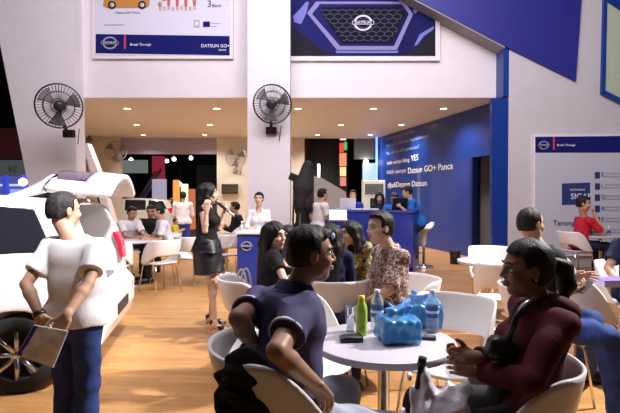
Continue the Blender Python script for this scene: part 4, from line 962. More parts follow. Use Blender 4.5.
def person(label, p, skin, top=None, bottom=None, hair=None, shoes=None, vox=.008, lips=None, face=True, group=None, hands='LR', belly=0.0, base=None, cat='person'):
    fem = p.fem
    root = thing('person', label, cat, base if base is not None else (p.pel.x, p.pel.y, 0), group)
    S = SDF(vox); p.torso(S, -.020, belly); p.hips(S, -.022)
    for sd in 'LR': p.arm(S, sd); p.leg(S, sd, -.010 if bottom and bottom.get('kind') != 'skirt' else -.006)
    for sd in 'LR':
        an, td = getattr(p, 'an' + sd), getattr(p, 'td' + sd); dn = Vector((0, 0, -.05 * p.k))
        S.cone(an, an + dn - td * .03, .034 * p.k, .030 * p.k, .02); S.cone(an + dn * .6, an + td * .14 * p.k + dn * 1.15, .034 * p.k, .024 * p.k, .02)
    p.headsdf(S)
    for sd in hands: p.hand(S, sd)
    body = S.build('body', skin, root)
    if top:
        S = SDF(max(vox, .006), top.get('wr', .003), top.get('wf', 28), seed=len(label)); o = top.get('o', .012); p.torso(S, o, belly)
        k = p.k; hem = top.get('hem', .06); p.hips(S, o + .012)
        for sd in 'LR':
            sh, el, wr = getattr(p, 'sh' + sd), getattr(p, 'el' + sd), getattr(p, 'wr' + sd); f = .9 if fem else 1.0; sl = top.get('sleeve', .6)
            if sl <= 1 and sl > 0: S.cone(sh, sh + (el - sh) * sl, (.050 * k + o) * f, (.045 * k + o * 1.15) * f, .025, cap=True)
            elif sl > 1:
                S.cone(sh, el, (.050 * k + o) * f, (.038 * k + o) * f, .025); q = el + (wr - el) * (sl - 1); S.cone(el, q, (.038 * k + o) * f, (.030 * k + o) * f, .01, cap=True)
        S.cut(p.pel - p.t * hem, -p.t)
        if 'neck' in top: S.ell(p.neck + p.Ft * .05 * k + p.t * .02, (.07 * k, .06 * k, .075 * k * top['neck']), np.array([p.Ft, p.Ls, p.t]).T, .004, '-')
        else: S.cut(p.neck + p.t * .012, p.t - p.Ft * .35)
        sh_ = S.build(top.get('name', 'shirt'), top['mat'], root)
        if 'collar' in top:
            C = SDF(min(vox, .006)); n = p.neck + p.t * .008; ax = (p.t * .9 + p.Ft * .12)
            C.cone(n - ax * .022, n + ax * .024, .082 * k * f, .066 * k * f, 0, capa=True, cap=True, flat=(v3(p.Ft), .92)); C.cone(n - ax * .05, n + ax * .06, .066 * k * f, .055 * k * f, 0, mode='-')
            C.box(n + p.Ft * .085 * k, (.03, .018, .08), np.array([p.Ft, p.Ls, p.t]).T, .002, 0, '-')
            C.build('collar', top['collar'], root)
        if 'cuff' in top:
            for sd in 'LR':
                sh, el, wr = getattr(p, 'sh' + sd), getattr(p, 'el' + sd), getattr(p, 'wr' + sd); sl = top['sleeve']
                a, b = (sh, el) if sl <= 1 else (el, wr); q = a + (b - a) * (sl if sl <= 1 else sl - 1); d = (b - a).normalized(); r = ((.045 * k + o * 1.15) if sl <= 1 else (.034 * k + o)) * f + .003
                C = SDF(.005); C.cone(q - d * .014, q + d * .004, r, r, 0, cap=True, capa=True); C.cone(q - d * .03, q + d * .03, r - .008, r - .008, 0, mode='-'); C.build('sleeve_band', top['cuff'], root)
    if bottom:
        k = p.k; o = bottom.get('o', .012); S = SDF(max(vox, .006), bottom.get('wr', .003), 26, seed=len(label) + 3)
        if bottom.get('kind') == 'skirt':
            hem = Vector(bottom['hem']); S.cone(p.pel + p.t * .16, p.pel, .130 * k, .186 * k, .03, flat=(v3(p.Ft), .8)); S.cone(p.pel, hem, .186 * k, bottom.get('r', .19), .03, flat=(v3(p.F), .8), cap=True)
            S.cut(p.pel + p.t * .15, p.t); S.build('skirt', bottom['mat'], root)
        else:
            p.hips(S, o - .004); S.cone(p.pel, p.pel + p.t * .10 * k, .134 * k, .128 * k, .03, flat=(v3(p.Ft), .8), cap=True); f = .93 if fem else 1; e = bottom.get('loose', .012)
            for sd in 'LR':
                hip, kn, an = getattr(p, 'hip' + sd), getattr(p, 'kn' + sd), getattr(p, 'an' + sd)
                S.cone(hip, kn, .086 * k * f + o, .060 * k * f + o, .03); q = kn + (an - kn) * bottom.get('len', .97)
                S.cone(kn, q, .058 * k * f + o, .040 * k * f + o + e, .02, cap=True)
            S.build(bottom.get('name', 'trousers'), bottom['mat'], root)
    if shoes:
        for sd in 'LR':
            an, td = getattr(p, 'an' + sd), getattr(p, 'td' + sd); k = p.k; z0 = an.z - .085 * k; b = Vector((an.x, an.y, z0 + .04)); S = SDF(.006)
            if shoes.get('heel'):
                hz = shoes['heel']; S.cone(b - td * .02 + Vector((0, 0, hz - .02)), b + td * .08, .030, .032, .02); S.cone(b + td * .08 - Vector((0, 0, .012)), b + td * .15 - Vector((0, 0, .02)), .030, .017, .02)
                S.cone(b - td * .045 + Vector((0, 0, hz - .02)), Vector((b.x - td.x * .05, b.y - td.y * .05, z0)), .016, .007, .01)
                S.ell(b + td * .045 + Vector((0, 0, .045)), (.05, .05, .028), None, .01, '-')
            else:
                S.cone(b - td * .045, b + td * .06, .043 * k, .046 * k, .02); S.cone(b + td * .06, b + td * .165 * k - Vector((0, 0, .006)), .044 * k, .034 * k, .03)
                S.cone(b, an + Vector((0, 0, .01)), .046 * k, .044 * k, .03)
            S.cut((0, 0, z0 + .003), (0, 0, -1)); S.build('shoe', shoes['mat'], root)
    if hair: hair_mesh(p, hair.get('kind', 'short'), hair.get('mat', HAIR), root, min(vox, .006), len(label), hair.get('length', .3))
    if face: eyes(p, root, lips or (LIP_R if fem else LIP), HAIR)
    return root
# ------------------------------------------------------------------ clothes
def cloth(n, c, noise=.12, rough=.85, bump=.15): return mat(n, c, rough, noise=noise, nscale=14, bump=bump, bscale=70, spec=.25)
WHT = cloth('cotton_white', (.72, .69, .71), .04); NVY = cloth('cotton_navy', (.050, .045, .10), .15); BLKC = cloth('cotton_black', (.012, .012, .014)); JEAN = cloth('denim_blue', (.030, .055, .20), .35)
JEAN_L = cloth('denim_grey', (.30, .33, .40), .15); MAROON = cloth('fleece_maroon', (.085, .012, .020), .3); BLUEC = cloth('cotton_bright_blue', (.015, .13, .50), .1); REDC = cloth('cotton_red', (.50, .018, .035), .1); YEL = cloth('cotton_yellow', (.62, .45, .03), .1)
DKBL = cloth('denim_dark', (.012, .016, .045), .2); TEE_N = cloth('tee_dark_navy', (.014, .018, .045), .1); OLIVE = pattern_mat('print_olive', (.05, .045, .02), (.30, .25, .10), 22, .42, .60, .85, (.45, .38, .2)); BATIK = pattern_mat('print_batik', (.13, .045, .035), (.55, .45, .40), 34, .46, .54)
LEATH = mat('leather_black', (.012, .012, .012), .3, bump=.1, bscale=60); SATIN = mat('dress_black_sheen', (.012, .012, .016), .42, bump=.4, bscale=38, noise=.5, nscale=30, spec=.4)
up = Vector((0, 0, 1))
def rot(yaw): return Vector((math.cos(R(yaw)), math.sin(R(yaw)), 0))

# --- man with the brochure
p = Pose(P(74, 318, 2.95), R(72), 1.6, False, .03, hyaw=R(52), hpitch=-.06, head=P(64, 211, 3.0))
o = {}
o['elL'] = J(p.shL, 26, 284, .265, -1); o['wrL'] = J(o['elL'], 40, 316, .225, -1); o['elR'] = J(p.shR, 88, 284, .265, -1); o['wrR'] = J(o['elR'], 66, 316, .225, -1)
o['hdL'] = P(48, 335, 2.6) - P(40, 316, 2.62); o['hdR'] = P(56, 336, 2.6) - P(66, 316, 2.62); o['pnL'] = (0, -1, .1); o['pnR'] = (0, -1, .1); o['cuL'] = o['cuR'] = .6
p = Pose(P(74, 318, 2.95), R(72), 1.6, False, .03, hyaw=R(52), hpitch=-.06, head=P(64, 211, 3.0), ov=o)
man = person('man in white tee shirt and blue jeans holding a brochure behind his back', p, SKIN, dict(mat=WHT, sleeve=.68, hem=.03, o=.02, wr=.006, wf=20), dict(mat=JEAN, o=.014, wr=.005), dict(kind='crop', mat=HAIR_G), dict(mat=LEATH), vox=.005, belly=.02)
q = p.wrL - p.hdL * .01; MB().lathe(q, [(.031, -.013), (.036, -.012), (.036, .012), (.031, .013)], 20, (p.wrL - p.elL).to_track_quat('Z', 'Y').to_matrix()).build('wristwatch', BLK, man)
Yb = min(p.wrL.y, p.wrR.y) - .10
t = thing('brochure', 'glossy car brochure held behind the back of the man in white', 'brochure', P(45, 348, Yb))
qd = [P(16, 355, Yb - .02), P(53, 368, Yb), P(68, 331, Yb + .02), P(34, 325, Yb + .01)]; nb = (qd[1] - qd[0]).cross(qd[3] - qd[0]).normalized()
if nb.y > 0: nb = -nb
MB().prism(qd, -nb * .008).build('pages', mat('paper_edge', (.6, .58, .6), .5), t)
L4 = lambda u, v: (qd[0] * (1 - u) + qd[1] * u) * (1 - v) + (qd[3] * (1 - u) + qd[2] * u) * v
def bq(nm, u0, v0, u1, v1, m, e=.002): return MB().prism([L4(u0, v0) + nb * e, L4(u1, v0) + nb * e, L4(u1, v1) + nb * e, L4(u0, v1) + nb * e], nb * -e).build(nm, m, t)
bq('cover_print', .02, .02, .98, .98, mat('brochure_photo', (.92, .88, .88), .25, noise=.35, nscale=14)); bq('blue_edge', .02, .02, .13, .98, mat('brochure_blue', (.05, .04, .35), .3), .003)
bq('orange_car_print', .36, .42, .72, .62, mat('brochure_orange', (.45, .22, .09), .3, noise=.5, nscale=30), .003)

# --- woman with the microphone
pl = P(207, 249, 5.27); pz = dict(pel=pl, yaw=R(-8), h=1.60, seat=False, lean=.02, fem=True, hyaw=R(4), hpitch=.06, head=P(208.5, 194, 5.27))
p = Pose(**pz)
o = {'elR': J(p.shR, 205, 231, .25, -1)}; o['wrR'] = J(o['elR'], 206.5, 209, .21, -1); o['hdR'] = (.05, .25, 1); o['pnR'] = (.2, .8, 0); o['cuR'] = .7
o['elL'] = J(p.shL, 219, 229, .25, -1); o['wrL'] = J(o['elL'], 225, 210, .21, 1); o['hdL'] = (.3, -.6, .6); o['pnL'] = (-.6, -.4, .3); o['cuL'] = 1.0
o['knR'] = P(211, 284, 5.2); o['anR'] = P(215, 325, 5.15); o['knL'] = P(214, 284, 5.33); o['anL'] = P(211, 324, 5.42)
o['anR'].z = o['anL'].z = .125
p = Pose(**pz, ov=o)
wm = person('woman in a black sleeveless dress and heels singing into a microphone', p, SKIN_F, dict(mat=BLKC, sleeve=0, hem=-.08, o=.008, name='dress_top', neck=1.1, wr=.001), dict(kind='skirt', mat=SATIN, hem=P(209.5, 272, 5.27), r=.205, wr=.006), dict(kind='bob', length=.24), dict(mat=LEATH, heel=.075), vox=.005)
S = SDF(.006, .003, 40); S.cone(p.pel + p.t * .10, p.pel + p.t * .155, .142, .132, 0, flat=(v3(p.Ft), .82), cap=True, capa=True); S.build('belt', BLKC, wm)
S = SDF(.006, .004, 45); S.cone(p.pel + p.t * .12, p.pel - up * .03, .135, .205, 0, flat=(v3(p.F), .85), cap=True, capa=True); S.build('peplum', SATIN, wm)
m0 = P(216.5, 201.5, 5.14); m1 = P(234, 216, 5.0); dm = (m1 - m0).normalized()
t = thing('microphone', 'silver and black handheld microphone at the mouth of the standing woman', 'microphone', m0); Q = dm.to_track_quat('Z', 'Y').to_matrix()
MB().tube([m0 + dm * .04, m0 + dm * .1, m0 + dm * .17], [.019, .017, .014], 14).build('handle', BLK, t); MB().tube([m0 + dm * .17, m1], [.014, .012], 12).build('transmitter_sleeve', mat('silver_paint', (.6, .62, .66), .25, .7), t)
MB().ball(m0 + dm * .015, (.026, .026, .030), Q).build('grille_head', mat('mic_mesh', (.22, .22, .24), .35, .8), t)

# --- receptionist
pz = dict(pel=P(259, 237, 8.25), yaw=R(-92), h=1.54, seat=False, fem=True, head=P(259, 199, 8.2)); p = Pose(**pz)
o = {'wrL': P(271, 228.5, 8.02), 'wrR': P(248, 228.5, 8.02), 'hdL': (-1, -.4, 0), 'hdR': (1, -.4, 0)}
p = Pose(**pz, ov=o); person('smiling receptionist in a white blouse behind the blue podium', p, SKIN_F, dict(mat=WHT, sleeve=1.8, hem=.04, neck=1.5), dict(mat=DKBL), dict(kind='tied'), dict(mat=LEATH), vox=.007)

# --- group round the middle table
pz = dict(pel=Vector((-.35, 3.99, .55)), yaw=R(16), h=1.60, fem=True, hyaw=R(-38), head=P(275, 236, 4.03), lean=.08); p = Pose(**pz)
o = {'elR': J(p.shR, 285, 281, .25, -1)}; o['wrR'] = J(o['elR'], 298, 292, .2, 1)
p = Pose(**pz, ov=o); person('long-haired woman in a black tee shirt looking towards the lens', p, SKIN_F, dict(mat=BLKC, sleeve=.55, hem=.05), dict(mat=JEAN), dict(kind='long', length=.40), dict(mat=LEATH), vox=.0055)
chair(-.15, 5.34, -112, 'white chair under the woman half hidden behind the long-haired woman')
pz = dict(pel=Vector((-.19, 5.25, .55)), yaw=R(-112), h=1.58, fem=True, hyaw=R(-110), head=P(287.5, 236.5, 5.1), lean=.12); p = Pose(**pz)
person('woman in a dark flowered top half hidden behind the long-haired woman', p, SKIN, dict(mat=pattern_mat('print_dark_floral', (.012, .014, .03), (.12, .16, .22), 30, .52, .6), sleeve=.6), dict(mat=BLKC), dict(kind='long', length=.3), dict(mat=LEATH), vox=.006)
pz = dict(pel=Vector((.17, 4.06, .55)), yaw=R(92), h=1.52, hk=.96, fem=True, hyaw=R(75), head=P(331, 238, 4.1), lean=.06); p = Pose(**pz)
w7 = person('woman seen from behind with long black hair and a blue hair clip', p, SKIN, dict(mat=cloth('jacket_navy', (.010, .014, .055), .2), sleeve=1.9, o=.012), dict(mat=BLKC), dict(kind='long', length=.46), dict(mat=LEATH), vox=.006)
MB().ball(P(329.5, 233, 3.955), (.018, .012, .03)).ball(P(333, 236, 3.96), (.016, .012, .026)).build('hair_clip', mat('clip_blue', (.35, .5, .72), .3), w7)
chair(.62, 4.98, 205, 'white chair under the woman in the olive patterned blouse')
pz = dict(pel=Vector((.55, 4.92, .55)), yaw=R(205), h=1.6, fem=True, hyaw=R(208), head=P(350.5, 233, 4.75), lean=.18); p = Pose(**pz)
o = {'elL': J(p.shL, 350, 268, .25, -1)}; o['wrL'] = J(o['elL'], 345, 246, .21, -1); o['hdL'] = (-.1, .3, 1); o['pnL'] = (.5, .8, 0); o['cuL'] = .9
p = Pose(**pz, ov=o); w8 = person('woman in glasses and an olive patterned blouse resting a hand on her mouth', p, SKIN_F, dict(mat=OLIVE, sleeve=1.6, o=.018), dict(mat=BLKC), dict(kind='long', length=.24), dict(mat=LEATH), vox=.0055)
def glasses(p, par):
    g = MB()
    for q in (1, -1):
        g.tube([p.hp(.098, q * .032 + .021 * math.cos(a * PI / 8), .006 + .016 * math.sin(a * PI / 8)) for a in range(17)], .0016, 6, False); g.tube([p.hp(.096, q * .052, .01), p.hp(.02, q * .082, .012)], .0016, 6)
    g.tube([p.hp(.098, .011, .008), p.hp(.102, 0, .011), p.hp(.098, -.011, .008)], .0016, 6); return g.build('glasses', BLK, par)
glasses(p, w8)
pz = dict(pel=Vector((.66, 3.86, .55)), yaw=R(192), h=1.72, hyaw=R(205), head=P(380, 228, 3.75), lean=.05); p = Pose(**pz)
o = {'elL': J(p.shL, 388, 291, .27, -1)}; o['wrL'] = J(o['elL'], 368, 301, .23, 1); o['hdL'] = (-.5, .1, -.8); o['elR'] = p.shR + Vector((-.06, .04, -.27)); o['wrR'] = o['elR'] + Vector((-.2, -.1, -.06)); o['hdR'] = (-.6, -.3, -.6)
p = Pose(**pz, ov=o); person('man in a brown batik shirt seated beside the olive blouse woman', p, SKIN_F, dict(mat=BATIK, sleeve=.85, o=.02, wr=.005, collar=BATIK), dict(mat=DKBL), dict(kind='short'), dict(mat=LEATH), vox=.0055)

# --- bar counter people
def std(label, px, py, Y, yaw, h, skin, top, bot, hair, fem=False, lean=.05, ov=None, hyaw=None, hp=0, seat=False, pelz=None, ground=0.0, cat='person', vox=.009, pelpx=None, **kw):
    hd = P(px, py, Y); k_ = h / 1.68; F = rot(yaw)
    pel = Vector((hd.x, hd.y, ground + (.845 * k_ if not seat else (pelz or .57)))) - F * (math.sin(lean) * .5 + .035) * k_
    pz = dict(pel=pel, yaw=R(yaw), h=h, seat=seat, lean=lean, fem=fem, hyaw=R(hyaw if hyaw is not None else yaw), hpitch=hp, ground=ground); p = Pose(**pz)
    if ov: p = Pose(**pz, ov=ov(p))
    r_ = person(label, p, skin, top, bot, hair, dict(mat=LEATH), vox=vox, cat=cat, **kw); return r_, p
std('man in a white shirt and black trousers leaning on the bar counter', 322.5, 190, 9.75, 25, 1.68, SKIN, dict(mat=WHT, sleeve=.7, o=.02), dict(mat=BLKC), dict(kind='short'), lean=.16, ov=lambda p: {'wrR': p.shR + Vector((.36, .12, -.28)), 'wrL': p.shL + Vector((.3, .2, -.26))})
std('grey-haired man in a dark vest beside the man leaning on the counter', 304, 196, 10.3, 40, 1.62, SKIN, dict(mat=BLKC, sleeve=.5, o=.02), dict(mat=DKBL), dict(kind='short', mat=HAIR_G))
std('man in a blue polo behind the counter with a hand on his face', 353, 190, 11.4, -95, 1.66, SKIN, dict(mat=cloth('polo_royal', (.02, .05, .35), .1), sleeve=.6, collar=BLUEC), dict(mat=DKBL), dict(kind='short'), ov=lambda p: {'elR': p.shR + Vector((-.1, -.2, -.18)), 'wrR': p.head + Vector((-.02, -.17, -.12)), 'hdR': (.3, .1, 1), 'pnR': (.2, 1, 0)})
std('dark-haired girl in black behind the counter by the air conditioner', 379.5, 193, 11.0, -100, 1.62, SKIN_F, dict(mat=BLKC, sleeve=1.8), dict(mat=BLKC), dict(kind='long', length=.26), fem=True, lean=.1, hp=-.35)
std('boy in a blue shirt looking down at a tablet behind the counter end', 394, 193, 10.75, -105, 1.6, SKIN, dict(mat=BLUEC, sleeve=.6), dict(mat=DKBL), dict(kind='short'), lean=.12, hp=-.5)
r15, p15 = std('man in a bright blue tee shirt perched on the bar stool', 408, 191, 10.0, 176, 1.72, SKIN, dict(mat=BLUEC, sleeve=.65, o=.02), dict(mat=DKBL), dict(kind='short'), lean=.42, hp=-.35, seat=True, pelz=.93, vox=.008, ov=lambda p: {'knL': p.hipL + Vector((-.28, -.10, -.30)), 'knR': p.hipR + Vector((-.25, .02, -.32)), 'anL': p.hipL + Vector((-.16, -.12, -.62)), 'anR': p.hipR + Vector((-.14, 0, -.62)), 'elL': p.shL + Vector((-.05, -.08, -.25)), 'wrL': p.shL + Vector((-.25, -.02, -.07)), 'wrR': p.shR + Vector((-.27, -.05, -.07)), 'elR': p.shR + Vector((-.1, .05, -.25))})
# --- right-hand side
pz = dict(pel=Vector((5.06, 9.2, .55)), yaw=R(0), h=1.80, hk=1.18, hyaw=R(-32), hpitch=-.1, head=P(583.5, 204, 9.15), lean=.2); p = Pose(**pz)
o = {'elR': p.shR + Vector((.22, -.06, -.24)), 'wrR': p.head + Vector((.13, -.10, -.14)), 'hdR': (-.3, .2, 1), 'pnR': (-.8, .5, 0), 'cuR': .9, 'elL': p.shL + Vector((.2, .05, -.22)), 'wrL': p.shL + Vector((.42, -.05, -.27))}
p = Pose(**pz, ov=o); person('man in a red shirt with a hand on his chin before the service poster', p, SKIN, dict(mat=REDC, sleeve=.75, o=.02, collar=REDC), dict(mat=DKBL), dict(kind='short'), dict(mat=LEATH), vox=.007)
pz = dict(pel=Vector((1.72, 3.62, .55)), yaw=R(-4), h=1.78, hk=.96, hyaw=R(18), head=P(531, 224, 3.6), lean=.02)
p = Pose(**pz); o = {'elR': J(p.shR, 552, 283, .27, 1), 'knR': J(p.hipR, 606, 338, .46, -1), 'knL': J(p.hipL, 590, 322, .44, -1)}
o['wrR'] = J(o['elR'], 565, 294, .22, -1); o['hdR'] = (.9, -.2, .35); o['pnR'] = (0, .5, 1); o['cuR'] = .6
o['anR'] = o['knR'] + Vector((.06, -.05, -.40)); o['anR'].z = .09; o['anL'] = P(586, 385, 3.85); o['anL'].z = .09; o['tdL'] = Vector((.8, -.3, 0))
p = Pose(**pz, ov=o); person('greying man in a black top and blue jeans sitting behind the ponytail woman', p, SKIN_F, dict(mat=BLKC, sleeve=.7, o=.018), dict(mat=JEAN, o=.016, wr=.005), dict(kind='crop', mat=HAIR_G), dict(mat=LEATH), vox=.0055)
hdp = p.wrR + p.hdR * .10; tag(MB().box(hdp + Vector((.02, -.01, .02)), (.14, .07, .010), Matrix.Rotation(.5, 3, 'Z') @ Matrix.Rotation(-.5, 3, 'Y'), .004).build('smartphone', BLK), 'black smartphone in the hand of the man with greying hair', 'phone')
chair(3.10, 4.72, -95, 'white chair under the person in the dark navy tee at the frame edge')
pz = dict(pel=Vector((3.10, 4.62, .55)), yaw=R(-98), h=1.72, lean=.1, head=None); p = Pose(**pz)
o = {'elR': P(608, 268, 4.5), 'wrR': P(618, 282, 4.28), 'hdR': (1, -.1, 0), 'pnR': (0, 0, -1)}
p = Pose(**pz, ov=o); person('person in a dark navy tee behind the table with the purple leaflets', p, SKIN, dict(mat=TEE_N, sleeve=.7, o=.02), dict(mat=JEAN), dict(kind='short'), dict(mat=LEATH), vox=.007)

# --- far left group and passers-by
std('seated man in a white shirt with navy vest, leaning on the far table', 131.5, 216.5, 9.15, -35, 1.64, SKIN, dict(mat=WHT, sleeve=.7, o=.018), dict(mat=BLKC), dict(kind='short'), lean=.45, hp=-.3, seat=True, ov=lambda p: {'elR': p.shR + Vector((.12, -.12, -.22)), 'wrR': p.shR + Vector((.3, -.2, -.24)), 'elL': p.shL + Vector((.14, -.08, -.22)), 'wrL': p.shL + Vector((.32, -.2, -.24))})
std('dark-haired guest in black between the two white shirts at the far table', 150.5, 213, 9.75, -75, 1.6, SKIN, dict(mat=BLKC, sleeve=1.8), dict(mat=BLKC), dict(kind='short'), lean=.3, hp=-.3, seat=True)
std('seated man in white shirt with his back turned at the far table', 159, 217, 8.5, 205, 1.66, SKIN, dict(mat=WHT, sleeve=.7, o=.02), dict(mat=BLKC), dict(kind='short'), lean=.28, hp=-.2, seat=True)
std('man in white shirt and blue trousers standing by the far car', 183, 196, 12.6, 100, 1.64, SKIN, dict(mat=WHT, sleeve=1.8, o=.025), dict(mat=cloth('trousers_blue', (.03, .05, .30), .1), o=.02), dict(kind='short'))
r_, p_ = std('small child in yellow stepping past the white plinth', 175.5, 216.5, 11.6, 0, .98, SKIN, dict(mat=YEL, sleeve=1.5, o=.02, hem=.12), dict(mat=YEL, o=.015, len=.5), dict(kind='short'), ov=lambda p: {'anR': p.hipR + Vector((.16, -.02, -.42)), 'knR': p.hipR + Vector((.09, 0, -.22))})
std('dark-clothed guest sitting by the cream wall below the louvred vent', 235, 204, 10.75, 175, 1.68, SKIN, dict(mat=BLKC, sleeve=1.8, o=.02), dict(mat=BLKC), dict(kind='short'), seat=True, lean=.15, vox=.01)
for px, lb in ((6, 'dark-haired visitor beyond the car roof, nearest the frame edge'), (19, 'dark-haired visitor beyond the car roof, under the booth lamp')):
    std(lb, px, 202, 16.8 + (px > 10) * .5, 80, 1.55, SKIN, dict(mat=BLKC, sleeve=1.8), dict(mat=BLKC), dict(kind='short'), ground=-.2, vox=.012, face=False)

# --- man in the navy polo
pz = dict(pel=P(285, 402, 2.0), yaw=R(45), h=1.8, hyaw=R(12), hpitch=-.03, head=P(311, 254, 2.02), hk=.94); pz['pel'].z = .56
o = {'neck': P(294, 288, 2.03), 'shR': P(300, 311, 1.875), 'shL': P(260, 303, 2.17)}
o['elL'] = J(o['shL'], 238, 318, .275, -1); o['wrL'] = J(o['elL'], 257, 352, .25, 1); o['elR'] = J(o['shR'], 277, 351, .25, -1); o['wrR'] = J(o['elR'], 313, 382, .25, 1)
o['hdL'] = (.3, .5, -.8); o['hdR'] = (.45, .55, -.75); o['pnR'] = (-.3, -.5, -.6); o['cuR'] = .7; o['pnL'] = (.8, -.2, -.3)
p = Pose(**pz); o['knR'] = p.hipR + Vector((.37, .12, -.10)); o['knL'] = p.hipL + Vector((.33, .25, -.03))
p = Pose(**pz, ov=o)
POLO = mat('polo_navy', (.062, .055, .125), .8, noise=.1, nscale=30, bump=.25, bscale=160, spec=.2)
man6 = person('man in a navy polo shirt seated sideways at the front table', p, SKIN_D, dict(mat=POLO, sleeve=.62, o=.016, wr=.004, wf=24, hem=.07, collar=POLO, cuff=mat('trim_pale', (.45, .43, .55), .7)), dict(mat=JEAN_L, o=.016, wr=.005), dict(kind='short'), dict(mat=LEATH), vox=.0042)
# --- woman in the maroon hoodie
pz = dict(pel=Vector((.865, 1.97, .565)), yaw=R(180), h=1.62, fem=True, hyaw=R(178), hpitch=-.04, head=P(526.5, 269, 1.97), hk=.94)
o = {'neck': P(543, 302, 1.98)}; p = Pose(**pz, ov=o)
o['elL'] = J(p.shL, 530, 380, .27, -1); o['wrL'] = J(o['elL'], 478, 370, .25, 1); o['elR'] = J(p.shR, 520, 358, .25, -1); o['wrR'] = J(o['elR'], 474, 357, .24, -1)
o['hdL'] = (-1, .15, .15); o['hdR'] = (-1, -.15, .1); o['pnL'] = (-.1, .9, -.3); o['pnR'] = (0, -.7, .5); o['cuL'] = o['cuR'] = .8
p = Pose(**pz, ov=o)
w18 = person('woman with a ponytail in a maroon hoodie seated at the front table', p, SKIN_D, dict(mat=MAROON, sleeve=1.92, o=.019, wr=.006, wf=20, hem=.12, name='hoodie'), dict(mat=cloth('trousers_dark', (.022, .02, .02), .2), o=.018), dict(kind='pony'), dict(mat=LEATH), vox=.0042, lips=LIP)
S = SDF(.005, .004, 24); n = p.neck
S.cone(n + p.Ls * .075 - p.Ft * .02 + up * .0, n - p.Ls * .075 - p.Ft * .02, .045, .045, .03); S.cone(n - p.Ft * .07 + p.Ls * .06 - up * .02, n - p.Ft * .07 - p.Ls * .06 - up * .02, .055, .055, .04); S.cone(n + p.Ls * .08, n + p.Ft * .09 - up * .11 + p.Ls * .05, .035, .02, .03); S.cone(n - p.Ls * .08, n + p.Ft * .09 - up * .11 - p.Ls * .05, .035, .02, .03)
S.cone(n - up * .06, n + up * .12 + p.Ft * .03, .06, .052, .01, mode='-'); S.build('hood', MAROON, w18)
S = SDF(.005, .005, 30); S.cone(n + p.Ft * .085 - up * .06, n + p.Ft * .155 - up * .26, .045, .06, .03, flat=(v3(p.Ft), .6)); S.cone(n + p.Ft * .155 - up * .26, n + p.Ft * .17 - up * .42, .06, .07, .03, flat=(v3(p.Ft), .6)); S.build('scarf', BLKC, w18)
MB().ball(p.hp(-.004, .090, -.036), .005).build('earring', mat('pearl', (.6, .58, .55), .2), w18)
# ------------------------------------------------------------------ things on and around the front table
TZ = .74
WATER = mat('clear_bottle', (.78, .84, .90), .08, trans=.75, ior=1.2); LBL = mat('label_blue', (.03, .10, .38), .4); CAPB = mat('cap_white', (.7, .72, .78), .4)
def bottle(label, px, py, hpx, kind):
    c = onz(px, py, TZ); s_ = FPX / c.y; h = hpx / s_; r_ = .030 if kind == 'tea' else .033
    t = thing('bottle', label, 'bottle', c)
    if kind == 'water':
        pr = [(0, 0), (r_ * .9, 0), (r_, .006)]; n = 9
        for i in range(n): z = .02 + (h * .72 - .02) * i / n; pr += [(r_, z), (r_ * .94, z + .004), (r_, z + .009)]
        pr += [(r_, h * .72), (r_ * .85, h * .80), (.014, h * .91), (.0135, h * .94), (0, h * .94)]
        MB().lathe(c, pr, 28).build('bottle_body', WATER, t); MB().lathe(c, [(r_ + .0012, h * .36), (r_ + .0012, h * .62)], 28).build('label', LBL, t); MB().lathe(c, [(r_ + .0018, h * .46), (r_ + .0018, h * .52)], 28).build('label_stripe', CAPB, t)
        MB().lathe(c, [(.0155, h * .925), (.0155, h * .995), (.012, h), (0, h)], 18).build('cap', CAPB, t)
    else:
        MB().lathe(c, [(0, 0), (r_ * .9, 0), (r_, .008), (r_ * .95, h * .3), (r_, h * .5), (r_, h * .66), (r_ * .8, h * .78), (.015, h * .86), (.015, h * .9), (0, h * .9)], 24).build('bottle_body', mat('tea_green', (.38, .55, .05), .25, noise=.25, nscale=25), t)
        MB().lathe(c, [(r_ * 1.01, h * .12), (r_ * 1.01, h * .62)], 24).build('label', mat('label_lime', (.50, .68, .08), .35, noise=.3, nscale=40), t); MB().lathe(c, [(.017, h * .88), (.017, h * .99), (0, h)], 16).build('cap', mat('cap_yellow', (.75, .55, .02), .4), t)
bottle('green and yellow tea bottle standing between the glass and a water bottle', 361.5, 335, 40, 'tea')
bottle('clear water bottle with blue label next to the green tea bottle', 377, 331, 42, 'water')
bottle('clear water bottle with blue label in front of the rear blue bag', 432, 332, 43, 'water')
c = onz(350.5, 331, TZ); t = thing('drinking_glass', 'clear plastic cup beside the green tea bottle', 'cup', c)
MB().lathe(c, [(0, 0), (.022, 0), (.030, .135), (.0285, .135), (.021, .003), (0, .003)], 24).build('cup_wall', mat('clear_cup', (.85, .87, .9), .05, trans=.9, ior=1.1), t); MB().lathe(c, [(0, .004), (.0205, .004), (.025, .07), (0, .07)], 20).build('water', mat('water_clear', (.8, .86, .92), .03, trans=.9, ior=1.1), t)
c = onz(351, 341, TZ); S = SDF(.003, .0012, 60); S.box(c + Vector((0, 0, .012)), (.058, .036, .012), np.array(Matrix.Rotation(.12, 3, 'Z')), .009); S.box(c + Vector((.006, .004, .022)), (.048, .028, .008), np.array(Matrix.Rotation(.2, 3, 'Z')), .006); tag(S.build('wallet', LEATH), 'black leather wallet lying near the table edge beside the cup', 'wallet')
c = onz(426, 339, TZ); t = thing('mobile_phone', 'small dark mobile phone on the table beside the front blue bag', 'phone', c); Rz = Matrix.Rotation(-.25, 3, 'Z')
MB().box(c + Vector((0, 0, .008)), (.10, .048, .016), Rz, .005).build('phone_body', BLK, t); MB().box(c + Rz @ Vector((.018, 0, .0165)), (.045, .038, .001), Rz).build('screen', mat('phone_screen', (.12, .13, .16), .1), t); g = MB()
